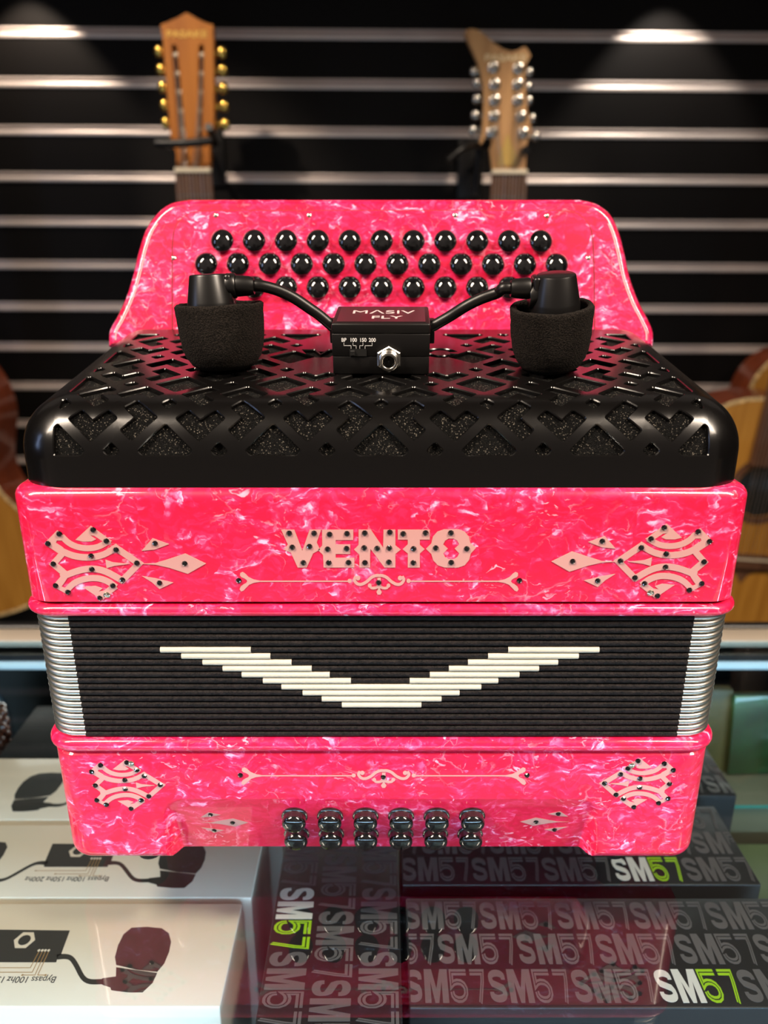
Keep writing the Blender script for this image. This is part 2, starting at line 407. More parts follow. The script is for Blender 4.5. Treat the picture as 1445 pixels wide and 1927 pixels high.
bm = bmesh.new(); box(bm, (0, -0.005, -0.985), (1.9, 0.63, 0.03), 0.002, 1)
for sx in (-1, 1): box(bm, (sx*0.94, -0.005, -0.5), (0.02, 0.63, 0.93), 0.002, 1)
box(bm, (0, -0.315, -0.75), (1.9, 0.01, 0.5), 0.001, 1)
cpart(bm, 'cabinet_body', CASEB)
SH = -0.182
bm = bmesh.new(); box(bm, (0, -0.022, SH-0.004), (1.85, 0.566, 0.008))
for f in bm.faces: f.material_index = 1 if abs(f.normal.z) < 0.5 else 0
cpart(bm, 'shelf', [mat('frosted_shelf', (0.16, 0.17, 0.13), 0.35), GEDGE], smooth=False)
bm = bmesh.new(); box(bm, (0, -0.296, GL+0.004), (1.9, 0.060, 0.012), 0.002, 2); box(bm, (0, -0.312, GL-0.022), (1.9, 0.010, 0.045), 0.001, 1); cpart(bm, 'front_lamp_shield', ALUB)  # unseen rail, added to block the front lamp's reflection in the casing
area('case_lamp_front', (0.0, -0.300, GL-0.026), (0.0, 0.02, -0.16), 1.6, 0.016, 4.6, (0.42, 0.70, 1.0))
area('case_lamp_rear', (0.0, 0.245, -0.055), (0.0, 0.10, -0.18), 1.7, 0.012, 0.40, (0.95, 0.95, 0.9))

# ------------------------------------------------------------------ accordion
HW = 0.1705; DEP = 0.172; CXA = -0.0013
zt_case = on_y(720, 922, 0).z; z_seam = on_y(720, 1137, 0).z; z_r1 = on_y(720, 1160, 0).z
z_r2 = on_y(720, 1391, 0).z; z_s2 = on_y(720, 1415, 0).z; z_rec = on_y(720, 1503, 0).z; z_bot = -0.004
acc = thing('button_accordion', 'pink pearl button accordion with black patterned grille standing on the glass counter', 'accordion', (0, 0, GL))
AL = acc.location
def ap(bm, name, m, parent=acc, **k): return rebase(finish(bm, name, m, parent, **k), AL)
CR = 0.014
def front_y(x, z):
    y = 0.0; ax = abs(x-CXA)
    if ax > HW-CR: y = CR-math.sqrt(max(0, CR*CR-(ax-(HW-CR))**2))
    return y
RX = 0.1165
def rec_y(x, z):
    if z >= z_rec: return 0.0
    dz = z_rec-z; rr = 0.011; xe = RX
    if dz < rr: xe = RX-(rr-math.sqrt(rr*rr-(rr-dz)**2))
    d = min(1, max(0, (xe-abs(x-CXA))/0.0075)); d = d*d*(3-2*d)
    return d*dz/(z_rec-z_bot)*0.0118
def outline(inset, z, fx=None, grow=0):
    return [(x, y, z) for x, y in rrect(2*(HW+grow)-2*inset, DEP+2*grow-2*inset, max(0.001, CR+grow-inset), 8, CXA, DEP/2, fx)]
# treble casing
bm = bmesh.new(); r = 0.0055; rings = []
rings.append(outline(0.002, z_seam)); rings.append(outline(0.0, z_seam+0.0014))
rings.append(outline(0.0, zt_case-r))
for k in range(1, 7):
    a = k*PI/12; rings.append(outline(r*(1-math.cos(a)), zt_case-r+r*math.sin(a)))
loft(bm, rings); treble = ap(bm, 'treble_casing', PEARL)
# pink rims on both sides of the bellows
def rim(za, zb, gap):
    bm = bmesh.new(); h = (zb-za)/2; zc = (za+zb)/2; rings = []
    for k in range(9):
        a = -PI/2+k*PI/8; rings.append(outline(0.0035*(1-math.cos(a)), zc+h*math.sin(a), grow=0.0022))
    loft(bm, rings); return ap(bm, 'bellows_frame', PEARL_R)
rim(z_r1, z_seam-0.0004, 0); rim(z_s2+0.0003, z_r2, 0)
bm = bmesh.new(); loft(bm, [outline(0.0025, z_seam-0.002), outline(0.0025, z_seam+0.002)]); loft(bm, [outline(0.0018, z_s2-0.002), outline(0.0018, z_s2+0.002)])
ap(bm, 'gasket', DARK)
# bass casing with the arched hand recess
fx = sorted({round(-0.150+0.006*k, 4) for k in range(51)} | {s*round(RX-0.0115+0.001*k, 4) for k in range(14) for s in (-1, 1)})
bm = bmesh.new(); rings = []; rb = 0.008
zs = [z_s2-0.0006-0.0012*0, z_s2-0.002, 0.058, 0.050, 0.043, z_rec+0.0008, z_rec]
zs += [z_rec-0.0006*k for k in range(1, 20)]+[z_rec-0.0114-(z_rec-0.0114-0.004)*k/12 for k in range(1, 13)]
for z in zs:
    ins = 0.0015 if z > z_s2-0.001 else 0.0
    rings.append([(x, y+(rec_y(x, z) if y < 0.06 else 0), z) for x, y, _ in outline(ins, z, fx)])
for k in range(1, 9):
    a = k*PI/16; z = 0.004-rb*math.sin(a); ins = rb*(1-math.cos(a))
    ring = []
    for x, y, _ in outline(ins, z, fx):
        if y < 0.05: y = max(y, min(y, 0.02)+0) ; y = max(y, rec_y(x, z)) if abs(x-CXA) < RX else y
        ring.append((x, y, z))
    rings.append(ring)
loft(bm, rings); bass = ap(bm, 'bass_casing', PEARL, angle=28)
for sx in (-1, 1):
    for y in (0.0275, DEP-0.02):
        bm = bmesh.new(); lathe(bm, [(0.0065, GL), (0.0075, GL+0.001), (0.0080, z_bot+0.0005)], Matrix.Translation((sx*0.134+CXA, y, 0)), 20)
        ap(bm, 'rubber_foot', RUBBER)

# bellows --------------------------------------------------------------
NF = 20; pitch = (z_r1-z_r2)/NF; BR = 0.0150; BW = 0.1712
bm = bmesh.new(); loft(bm, [[(x, y, z) for x, y in rrect(2*BW-0.007, DEP-0.007, 0.016, 8, CXA, DEP/2)] for z in (z_r2-0.001, z_r1+0.001)])
bel = ap(bm, 'bellows_core', DARK)
cream = {5: [(300, 471), (957, 1129)], 6: [(340, 508), (919, 1090)], 7: [(380, 548), (881, 1051)], 8: [(418, 586), (845, 1015)], 9: [(454, 620), (809, 978)],
         10: [(494, 660), (771, 938)], 11: [(529, 906)], 12: [(569, 865)], 13: [(605, 831)], 14: [(643, 793)]}
cr_ = pitch*0.485
def fold_ring(pts, r, rng=0.0):
    bm = bmesh.new(); n = 10; rings = []
    m = len(pts)
    for i, (p, closed) in enumerate(pts): pass
    return bm
def seg_tube(x0, x1, z, y, r, m, name, parent, jig):
    bm = bmesh.new(); k = max(2, int((x1-x0)/0.004)); pts = [(x0+(x1-x0)*i/k, y, z) for i in range(k+1)]
    rs = [r*(1+jig*random.uniform(-1, 1)) for _ in pts]
    tube(bm, pts, rs, 10); return ap(bm, name, m, parent, angle=60)
for i in range(NF):
    z = z_r1-pitch*(i+0.5); v = 963.5+F*math.tan(math.atan((CH-z)/CD)-TH); Z = on_y(0, v, 0).length
    yf = 0.0010
    # black cloth bead right round the four sides
    bm = bmesh.new(); hw, d0, d1 = BW-cr_, yf+cr_, DEP-yf-cr_
    k = 80; xe_ = hw-BR-0.0045; xs = [CXA-xe_+2*xe_*j/k for j in range(k+1)]
    tube(bm, [(x, d0, z) for x in xs], [cr_*(0.97+0.05*random.random()) for _ in xs], 10)
    tube(bm, [(x, d1, z) for x in xs[::8]], cr_, 8)
    for s in (-1, 1): tube(bm, [(CXA+s*hw, d0+BR, z), (CXA+s*hw, d1-BR, z)], cr_, 8)
    pl = ap(bm, 'bellows_pleat', CLOTHB, angle=60)
    bm = bmesh.new()
    for s, (ya_, sy) in ((-1, (d0, 1)), (1, (d0, 1))):
        cxn, cyn = CXA+s*(hw-BR), ya_+sy*BR
        pts = [(cxn+s*BR*math.sin(a), cyn-BR*math.cos(a)*sy, z) for a in [j*PI/2/10 for j in range(11)]]
        pts = [(pts[0][0]-s*0.0047, pts[0][1], z)]+pts+[(pts[-1][0], pts[-1][1]+0.0015, z)]
        b2 = bmesh.new(); tube(b2, pts, pitch*0.44, 12); ap(b2, 'metal_corner', CORNER, pl, angle=60)
    bm.free()
    for s in (-1, 1):
        cxn, cyn = CXA+s*(hw-BR), d1-BR
        pts = [(cxn+s*BR*math.sin(a), cyn+BR*math.cos(a), z) for a in [j*PI/2/8 for j in range(9)]]
        b2 = bmesh.new(); tube(b2, pts, pitch*0.44, 10); ap(b2, 'metal_corner', CORNER, pl, angle=60)
    for x0, x1 in cream.get(i, []):
        a, b = on_y(x0, v, 0).x, on_y(x1, v, 0).x
        seg_tube(a, b, z, d0-0.0001, cr_*1.06, CREAM, 'cream_band', pl, 0.015)

# inlays --------------------------------------------------------------
def on_front(x, z, h): return (x, front_y(x, z)-h, z)
def on_rec(x, z, h): return (x, front_y(x, z)+rec_y(x, z)-h, z)
C7, C8 = (3.0104, 0, 900), (2.779, 420, 900)
def cpx(p, c):              # measure on a detail view -> (x, z) on the accordion front
    q = on_y(c[1]+p[0]/c[0], c[2]+p[1]/c[0], 0); return (q.x, q.z)
def S(pts, wd, sm=0): return ribbon(pts, wd, sm=sm)
core = [
    S([(350, 328), (390, 365), (440, 388), (500, 396), (560, 386), (622, 352)], 33, 4),
    [(635, 355), (515, 268), (428, 348), (470, 358), (520, 357), (545, 345), (512, 322), (535, 325), (580, 355), (600, 372)],
    [(250, 370), (325, 293), (372, 335), (350, 352), (322, 352), (318, 365), (360, 392), (340, 430)],
    S([(305, 382), (360, 416), (430, 441), (510, 447), (590, 430), (668, 384)], 36, 4),
    S([(645, 385), (788, 482), (688, 584)], 36),
    S([(352, 428), (303, 484), (375, 545)], 36),
    S([(345, 560), (440, 524), (520, 512), (600, 528), (700, 582)], 36, 4),
    [(298, 610), (350, 548), (385, 560), (366, 590), (350, 612), (362, 618), (400, 622), (385, 658)],
    S([(372, 640), (420, 594), (480, 570), (550, 565), (610, 583), (658, 616)], 34, 4),
    [(668, 622), (580, 690), (530, 655), (470, 615), (540, 608), (582, 622), (560, 640), (588, 636), (625, 608), (640, 600)],
    [(598, 460), (640, 475), (735, 484), (650, 495), (605, 508)]]
tail = [[(795, 484), (880, 480), (960, 455), (1050, 425), (1167, 482), (1065, 540), (960, 506), (880, 488)],
        [(803, 410), (865, 338), (958, 372), (880, 402)], [(806, 553), (880, 565), (982, 590), (905, 626), (862, 588)]]
st_core = [(336, 315), (272, 370), (528, 292), (603, 355), (517, 440), (658, 405), (303, 485), (776, 480), (521, 515), (694, 575), (316, 608), (386, 645), (640, 608), (567, 678)]
st_tail = [(879, 368), (1047, 482), (905, 592)]
sil = (607, 660)
# one master rhinestone and one silver screw
bm = bmesh.new(); lathe(bm, [(0.00145, 0), (0.00145, 0.0003), (0.0010, 0.0009), (0.0006, 0.00105)], n=8)
stone0 = finish(bm, 'rhinestone', STONE, smooth=False); stone0.parent = treble
bm = bmesh.new(); lathe(bm, [(0.00165, 0), (0.0016, 0.0005), (0.0010, 0.0009), (0.0003, 0.0010)], n=16); box(bm, (0, 0, 0.0009), (0.0016, 0.0004, 0.0003)); box(bm, (0, 0, 0.0009), (0.0004, 0.0016, 0.0003))
screw0 = finish(bm, 'screw', SCREW); screw0.parent = treble
used = {'s': False, 'k': False}
def put(kind, x, z, parent, surf=on_front):
    src = stone0 if kind == 's' else screw0
    o = src.copy() if used[kind] else src
    if used[kind]: COL.objects.link(o)
    used[kind] = True; o.parent = parent
    o.location = Vector(surf(x, z, 0))-Vector(AL); tilt = -R_(15.7) if surf is on_rec and z < z_rec else 0
    o.rotation_euler = (PI/2-tilt, random.uniform(0, 0.6) if kind == 's' else 0, 0)
    return o
ZD = 0.00012
def ornament(fn, parent, pieces, stones, surf, silver=None, name='ornament'):
    bm = bmesh.new()
    for i_, pl in enumerate(pieces): flat(bm, [[[fn(p) for p in pl]]], lambda x, z, h: surf(x, z, ZD+h), 0.00008+0.000012*i_, sub=0.004)
    o = ap(bm, name, INLAY, parent, smooth=False)
    for q in stones: x, z = fn(q); put('s', x, z, parent, surf)
    if silver: x, z = fn(silver); put('k', x, z, parent, surf)
fL = lambda p: cpx(p, C7)
def fR(p):
    px, py = p[0]/C7[0], 900+p[1]/C7[0]; q = on_y(1440-px-15, py-4, 0); return (q.x, q.z)
for f_ in (fL, fR): ornament(f_, treble, core+tail, st_core+st_tail, on_front, sil)
# smaller repeats on the bass side: measure around the ornament centre
c0 = cpx((525, 482), C7)
def bass_fn(px, py, mir):
    c1 = on_y(px, py, 0)
    def fn(p):
        x, z = cpx(p, C7); return (c1.x+mir*(x-c0[0])*0.865, c1.z+(z-c0[1])*0.84)
    return fn
ornament(bass_fn(237, 1477, 1), bass, core, st_core, on_front, (560, 300))
ornament(bass_fn(1202, 1474, -1), bass, core, st_core, on_front, (575, 330))
ct = cpx((985, 482), C7)
def tail_fn(px, py, mir):
    c1 = on_y(px, py, 0.005)
    def fn(p):
        x, z = cpx(p, C7); return (c1.x+mir*(x-ct[0])*0.86, c1.z+(z-ct[1])*0.70)
    return fn
ornament(tail_fn(422, 1549, 1), bass, tail, st_tail, on_rec)
ornament(tail_fn(1024, 1547, -1), bass, tail, st_tail, on_rec)
# lettering
V_ = [(303, 268), (372, 268), (414, 378), (452, 268), (512, 268), (489, 335), (507, 372), (470, 392), (437, 466), (390, 466), (354, 388), (318, 372), (338, 345)]
E_ = [(517, 268), (680, 268), (680, 322), (588, 322), (588, 345), (664, 345), (664, 395), (588, 395), (588, 415), (686, 415), (686, 466), (525, 466), (522, 400), (496, 374), (518, 350)]
N_ = [(708, 268), (772, 268), (836, 362), (838, 268), (900, 268), (900, 350), (928, 372), (900, 395), (900, 466), (843, 466), (770, 368), (768, 400), (768, 466), (712, 466), (712, 398), (684, 372), (708, 348)]
T_ = [(913, 268), (1080, 268), (1080, 320), (1028, 320), (1028, 348), (1053, 370), (1028, 392), (1028, 466), (965, 466), (965, 392), (938, 370), (965, 345), (965, 320), (913, 320)]
O_ = [(1060, 368), (1088, 340), (1096, 305), (1120, 278), (1155, 266), (1230, 266), (1262, 278), (1284, 305), (1292, 338), (1322, 362), (1294, 392), (1286, 425), (1262, 454), (1228, 466), (1158, 466), (1122, 454), (1098, 428), (1088, 395)]
Oh = [(1150, 345), (1160, 325), (1178, 314), (1206, 314), (1224, 325), (1234, 345), (1210, 367), (1234, 392), (1224, 411), (1206, 422), (1178, 422), (1160, 411), (1150, 392), (1174, 367)]
bm = bmesh.new(); f8 = lambda p: cpx(p, C8)
for pl in ([V_], [E_], [N_], [T_], [O_, Oh]):
    flat(bm, [[[f8(p) for p in lp] for lp in pl]], lambda x, z, h: on_front(x, z, ZD+h), 0.00015)
ap(bm, 'lettering', INLAY, treble, smooth=False)
for q in [(345, 287), (475, 287), (361, 360), (451, 356), (419, 441), (556, 293), (647, 289), (546, 370), (645, 367), (552, 441), (655, 440), (740, 286), (871, 282), (737, 363), (805, 366), (868, 364), (741, 441), (866, 438), (941, 290), (1058, 285), (995, 368), (994, 441), (1190, 285), (1111, 364), (1273, 368), (1192, 440)]:
    x, z = f8(q); put('s', x, z, treble)
def flourish(fn, parent, surf=on_front):
    P = []
    def both(pl): P.append(pl); P.append([(2*815-x, y) for x, y in pl])
    both(S([(185, 538), (655, 538)], 6)); both(disc(661, 536, 11, 14))
    both([(192, 535), (158, 528), (132, 515), (116, 498), (102, 489), (90, 494), (88, 507), (96, 517), (110, 522), (122, 530), (126, 538), (120, 547), (106, 554), (92, 565), (86, 580), (94, 591), (106, 587), (120, 572), (136, 556), (160, 546), (192, 541)])
    both(disc(705, 521, 12, 14)); both(S([(694, 512), (686, 530), (700, 550), (722, 554), (750, 540), (775, 518), (800, 508), (818, 508)], 15, 4))
    both(S([(764, 556), (775, 572), (797, 572), (815, 560)], 13, 4)); both(disc(766, 560, 10, 12))
    P.append([(806, 520), (824, 520), (824, 575), (806, 575)]); P.append([(815, 570), (829, 594), (822, 607), (808, 607), (801, 594)])
    bm = bmesh.new(); 
    for i_, pl in enumerate(P): flat(bm, [[[fn(p) for p in pl]]], lambda x, z, h: surf(x, z, ZD+h), 0.00008+0.000012*i_)
    ap(bm, 'flourish', INLAY, parent, smooth=False)
    for q in ((81, 535), (813, 545), (2*815-81, 535)): x, z = fn(q); put('s', x, z, parent, surf)
flourish(f8, treble)
cf = cpx((815, 538), C8); c2 = on_y(722, 1459.5, 0)
flourish(lambda p: (c2.x+(cpx(p, C8)[0]-cf[0])*1.124, c2.z+(cpx(p, C8)[1]-cf[1])*1.09), bass)

# bass buttons ------------------------------------------------------------
TB = R_(15.7)
bm = bmesh.new()
lathe(bm, [(0.0070, 0.0), (0.0070, 0.0010), (0.0066, 0.0014), (0.0062, 0.0015), (0.0061, 0.0034), (0.0064, 0.0042), (0.0064, 0.0050), (0.0060, 0.0062), (0.0050, 0.0071), (0.0035, 0.0077), (0.0018, 0.0080), (0.0006, 0.0081)], n=36)
bb0 = finish(bm, 'bass_button', BUTTON); first = True
for z in (0.0240, 0.0082):
    for i in range(6):
        x = -0.0476+0.0189*i; o = bb0 if first else bb0.copy()
        if not first: COL.objects.link(o)
        first = False; o.parent = acc; o.location = Vector((x, rec_y(x, z), z))-Vector(AL); o.rotation_euler = (PI/2+TB, 0, 0)

# fretboard ----------------------------------------------------------------
ZB = 0.4695
Mcam = Matrix.Translation((0, -CD, CH)) @ Matrix.Rotation(PI/2-TH, 4, 'X')   # board leans back by the same 19 degrees
def on_board(px, py, h=0.0):          # h: metres in front of the board face
    return Mcam @ Vector(((px-722.5)*ZB/F, -(py-963.5)*ZB/F, -ZB+h))
bl = [(205, 652), (207, 622), (222, 594), (240, 553), (252, 512), (262, 470), (275, 432), (296, 402), (322, 383), (356, 376)]
br = [(1090, 376), (1122, 384), (1148, 404), (1163, 434), (1174, 474), (1184, 520), (1200, 565), (1217, 598), (1228, 625), (1228, 652)]
def sm2(pts): return [(q.x, q.y) for q in smooth_path([(a, b, 0) for a, b in pts], 5)]
bo = sm2(bl)+sm2(br)
def inset(poly, d):
    n = len(poly); out = []; A = sum(poly[i][0]*poly[(i+1) % n][1]-poly[(i+1) % n][0]*poly[i][1] for i in range(n)); s = 1 if A > 0 else -1
    for i in range(n):
        p0, p1, p2 = Vector(poly[i-1]), Vector(poly[i]), Vector(poly[(i+1) % n])
        a = (p1-p0); b = (p2-p1)
        a = a.normalized() if a.length > 1e-9 else b.normalized(); b = b.normalized() if b.length > 1e-9 else a
        nn = Vector((-(a.y+b.y), a.x+b.x))*s; nn.normalize(); k = 1/max(0.4, nn.dot(Vector((-a.y, a.x))*s))
        out.append(tuple(p1+nn*d*k))
    return out
bm = bmesh.new(); rings = []
for ins, h in ((6, -0.022), (0, -0.019), (0, -0.0045), (1.2, -0.0025), (4, -0.0009), (8, 0.0), (11, 0.0)):
    k_ = (ZB-h)/ZB if h > -0.01 else (ZB+0.006)/ZB
    rings.append([on_board(722.5+(x-722.5)*k_, 963.5+(y-963.5)*k_, h) for x, y in (inset(bo, ins) if ins else bo)])
loft(bm, rings); board = ap(bm, 'fretboard', PEARL_B, angle=50)
for side in (0, 1):                    # pale strips on both flared sides: bevel highlight put into colour
    src = inset(bo, 12.5); k = len(src)//2; pts = (src[2:k-12] if side == 0 else src[k+12:-2])
    bm = bmesh.new(); flat(bm, [[ribbon(pts, 2.4)]], lambda x, y, h: on_board(x, y, 0.0001+h), 0.0002); ap(bm, 'binding_or_highlight', mat('bevel_highlight_%d' % side, (0.80, 0.33, 0.36), 0.5), board, smooth=False)
pan = sm2([(326, 628), (326, 520), (327, 450), (337, 420), (362, 402), (400, 398)])+sm2([(1040, 398), (1080, 402), (1104, 420), (1113, 450), (1116, 520), (1117, 628)])
bm = bmesh.new(); rings = [[on_board(x, y, h) for x, y in inset(pan, i)] for i, h in ((0, -0.0005), (0, 0.0011), (1.5, 0.0015))]
loft(bm, rings); panel = ap(bm, 'button_panel', PEARL_B, board, angle=30)
bm = bmesh.new(); flat(bm, [[inset(pan, -2.4), inset(pan, 0.2)]], lambda x, y, h: on_board(x, y, 0.0003)); ap(bm, 'panel_seam', mat('dark_seam', (0.05, 0.006, 0.01), 0.7), board, smooth=False)  # dark line of the joint around the button panel
Rb = Mcam.to_3x3()
bm = bmesh.new()
def dome(r, h0, Rc): return [(r*math.cos(0.0)*k, h0+math.sqrt(Rc*Rc-(r*k)**2)-math.sqrt(Rc*Rc-r*r)) for k in (0.99, 0.96, 0.91, 0.84, 0.75, 0.64, 0.5, 0.35, 0.2, 0.08)]
lathe(bm, [(0.0060, 0.0), (0.0060, 0.0018), (0.0068, 0.0026), (0.0070, 0.0034)]+dome(0.0070, 0.0036, 0.0086), n=40)
tb0 = finish(bm, 'treble_button', BUTTON); first = True
for cnt, x0, y in ((11, 421, 457.5), (12, 391, 501), (11, 421, 544.5)):
    for i in range(cnt):
        o = tb0 if first else tb0.copy()
        if not first: COL.objects.link(o)
        first = False; o.parent = acc; o.location = on_board(x0+59.4*i, y+i*0.12, 0.0014)-Vector(AL)
        o.rotation_euler = (Rb @ Matrix.Rotation(random.uniform(0, 6), 3, 'Z')).to_euler()
for q in ((407, 407), (582, 407), (856, 407), (1028, 408), (328, 487), (1106, 487)):
    o = screw0.copy(); COL.objects.link(o); o.parent = board; o.location = on_board(*q, 0.0013)-Vector(AL); o.rotation_euler = Rb.to_euler(); o.scale = (0.9,)*3

# grille --------------------------------------------------------------
P = 0.0484; RF = 0.026; SL = R_(8.0); GY = 0.004; ZF = 0.2198; GHW = 0.1690; RS = 0.0245; BEND = PI/2-SL; GBACK = 0.1515
U0 = GHW-RS; AB = RF*BEND; SA0 = 0.0042            # s = 0 where the bend starts, row A0 at SA0
def prof(s):
    """s along the front profile -> (y, z, ny, nz)"""
    if s < 0: return (GY, ZF+s, -1.0, 0.0)
    if s < AB:
        a = s/RF; return (GY+RF-RF*math.cos(a), ZF+RF*math.sin(a), -math.cos(a), math.sin(a))
    d = s-AB; a = BEND; y = GY+RF-RF*math.cos(a); z = ZF+RF*math.sin(a)
    return (y+d*math.cos(SL), z+d*math.sin(SL), -math.cos(a), math.sin(a))
def gmap(u, s, h):
    y, z, ny, nz = prof(s); e = abs(u)-U0; sg = 1 if u > 0 else -1
    if e <= 0: return (u+CXA, y+ny*h, z+nz*h)
    f = min(e/RS, PI/2); rr = RS+h
    x = sg*(U0+rr*math.sin(f)); d = RS-rr*math.cos(f); ex = max(0, e-RS*PI/2)
    d += ex
    return (x+CXA, y-ny*d, z-nz*d)
SB = zt_case-0.0005-ZF; ST = AB+(GBACK-prof(AB)[0])/math.cos(SL)
def rot90(p, k):
    for _ in range(k): p = (-p[1], p[0])
    return p
Vsh = [(-.18, -.42), (.05, -.19), (-.055, -.085), (-.18, -.21), (-.305, -.085), (-.41, -.19)]
def clip(poly, ax, lim, keep_less):
    out = []; n = len(poly)
    for i in range(n):
        a, b = poly[i], poly[(i+1) % n]; ia = (a[ax] <= lim) == keep_less; ib = (b[ax] <= lim) == keep_less
        if ia: out.append(a)
        if ia != ib:
            t = (lim-a[ax])/(b[ax]-a[ax]); out.append((a[0]+(b[0]-a[0])*t, a[1]+(b[1]-a[1])*t))
    return out
def area2(p): return sum(p[i][0]*p[(i+1) % len(p)][1]-p[(i+1) % len(p)][0]*p[i][1] for i in range(len(p)))/2
def round_poly(p, r):
    out = []; n = len(p)
    for i in range(n):
        a, b, c = Vector(p[i-1]), Vector(p[i]), Vector(p[(i+1) % n]); da, dc = (a-b), (c-b)
        q = min(r, da.length*0.35, dc.length*0.35); s0, s1 = b+da.normalized()*q, b+dc.normalized()*q
        for t in (0, 0.33, 0.67, 1): out.append(tuple(s0*(1-t)**2+b*2*t*(1-t)+s1*t*t))
    return out
holes = []
def diamond(cx, cy, h): return [(cx+h, cy), (cx, cy+h), (cx-h, cy), (cx, cy-h)]
NR = 3
for row in range(NR+1):
    for k in range(-3, 4): holes.append(diamond(k, row, 0.255))
    for k in range(-3, 3): holes.append(diamond(k+0.5, row, 0.078))
for row in range(NR):
    for k in range(-3, 4): holes.append(diamond(k, row+0.5, 0.078))
    for k in range(-3, 3):
        c = k+0.5; mir = 1 if c < 0 else -1
        for q in range(4):
            sh = [rot90(v, q) for v in Vsh]; holes.append([(c+mir*x, row+0.5+y) for x, y in sh])
final = []
smax = (ST-SA0)/P-0.10
for h in holes:
    cx = sum(p[0] for p in h)/len(h); cy = sum(p[1] for p in h)/len(h)
    if abs(cx) < 0.95 and cy > 1.62: continue              # plain field behind the microphone box
    for ax, lim, less in ((0, -3.03, False), (0, 3.03, True), (1, -0.045, False), (1, min(3.045, smax), True)):
        if len(h) >= 3: h = clip(h, ax, lim, less)
    h = [p for i, p in enumerate(h) if (Vector(p)-Vector(h[i-1])).length > 1e-4]
    if len(h) < 3 or abs(area2(h)) < 0.003: continue
    h = [(x*P, SA0+y*P) for x, y in h]
    if area2(h) < 0: h = h[::-1]
    final.append(round_poly(h, 0.0011))
# the two cut letters either side of the microphone box
vx = -0.0335; final.append(round_poly([(vx-0.011, SA0+2.32*P), (vx-0.005, SA0+1.98*P), (vx+0.005, SA0+1.98*P), (vx+0.011, SA0+2.32*P), (vx+0.004, SA0+2.32*P), (vx, SA0+2.12*P), (vx-0.004, SA0+2.32*P)], 0.0006))
ox = 0.0325; arc = lambda r, a0, a1, n=12: [(ox+r*math.cos(a0+(a1-a0)*i/n), SA0+2.17*P+r*math.sin(a0+(a1-a0)*i/n)) for i in range(n+1)]
for a0 in (0.25, PI+0.25): final.append(arc(0.0095, a0, a0+PI-0.5)+arc(0.0055, a0+PI-0.5, a0))
SW = RS*PI/2+U0
outer = [(-SW, SB), (SW, SB), (SW, ST), (-SW, ST)]
bm = bmesh.new()
lps = [list(outer)]+[list(inset(h, -0.0004)) for h in final]
al = [Vector(p) for lp in lps for p in lp]; fcs = []; o_ = 0
for lp in lps: fcs.append(list(range(o_, o_+len(lp)))); o_ += len(lp)
rv, re_, rf, ov, oe, of = geometry.delaunay_2d_cdt(al, [], fcs, 2, 1e-7)
nv = [bm.verts.new((v.x, v.y, 0)) for v in rv]; vsx = [None]*len(al)
for i, src in enumerate(ov):
    for k in src: vsx[k] = nv[i]
holed = [False]*len(rf)
for f, src in zip(rf, of):
    if all(k == 0 for k in src): 
        try: bm.faces.new([nv[i] for i in f])
        except ValueError: pass
for i, v in enumerate(vsx):
    if v is None: vsx[i] = bm.verts.new((al[i].x, al[i].y, 0))
off = 4
for h in final:                        # slanted rims, then straight walls
    n = len(h); hh = h; top = vsx[off:off+n]; off += n
    mid = [bm.verts.new((p[0], p[1], -0.0005)) for p in hh]; low = [bm.verts.new((p[0], p[1], -0.0022)) for p in hh]
    for i in range(n):
        j = (i+1) % n
        bm.faces.new((top[i], top[j], mid[j], mid[i])); bm.faces.new((mid[i], mid[j], low[j], low[i]))
def cut(ax, vals):
    for v in vals:
        co = [0, 0, 0]; no = [0, 0, 0]; co[ax] = v; no[ax] = 1
        bmesh.ops.bisect_plane(bm, geom=bm.verts[:]+bm.edges[:]+bm.faces[:], plane_co=co, plane_no=no)
cut(1, [AB*i/16 for i in range(17)]+[AB+0.02*i for i in range(1, 7)])
cut(0, [s*(U0+RS*PI/2*i/14) for i in range(14) for s in (-1, 1)]+[0.02*i for i in range(-6, 7)])
for v in bm.verts: v.co = gmap(v.co.x, v.co.y, v.co.z)
# side walls under the rounded ends
for sg in (-1, 1):
    pts = []
    for i in range(60):
        s = SB+(ST-SB)*i/59; pts.append(gmap(sg*SW, s, 0))
    yb_ = pts[-1][1]
    ring = pts+[(pts[0][0], yb_, pts[0][2])]
    loops = [[Vector((p[1], p[2], 0)) for p in ring]]; vv = [bm.verts.new(p) for p in ring]
    for t in geometry.tessellate_polygon(loops):
        try: bm.faces.new([vv[i] for i in t])
        except ValueError: pass
bmesh.ops.remove_doubles(bm, verts=bm.verts, dist=1e-6)
grille = ap(bm, 'grille', GRILLE, angle=32)
bm = bmesh.new(); nu, ns = 60, 60; g = []
for j in range(ns+1):
    s = SB+0.01+(ST-SB-0.012)*j/ns
    g.append([bm.verts.new(gmap(-3.25*P+6.5*P*i/nu, s, -0.0021)) for i in range(nu+1)])
for j in range(ns):
    for i in range(nu): bm.faces.new((g[j][i], g[j][i+1], g[j+1][i+1], g[j+1][i]))
ap(bm, 'grille_cloth', MESHC, grille)

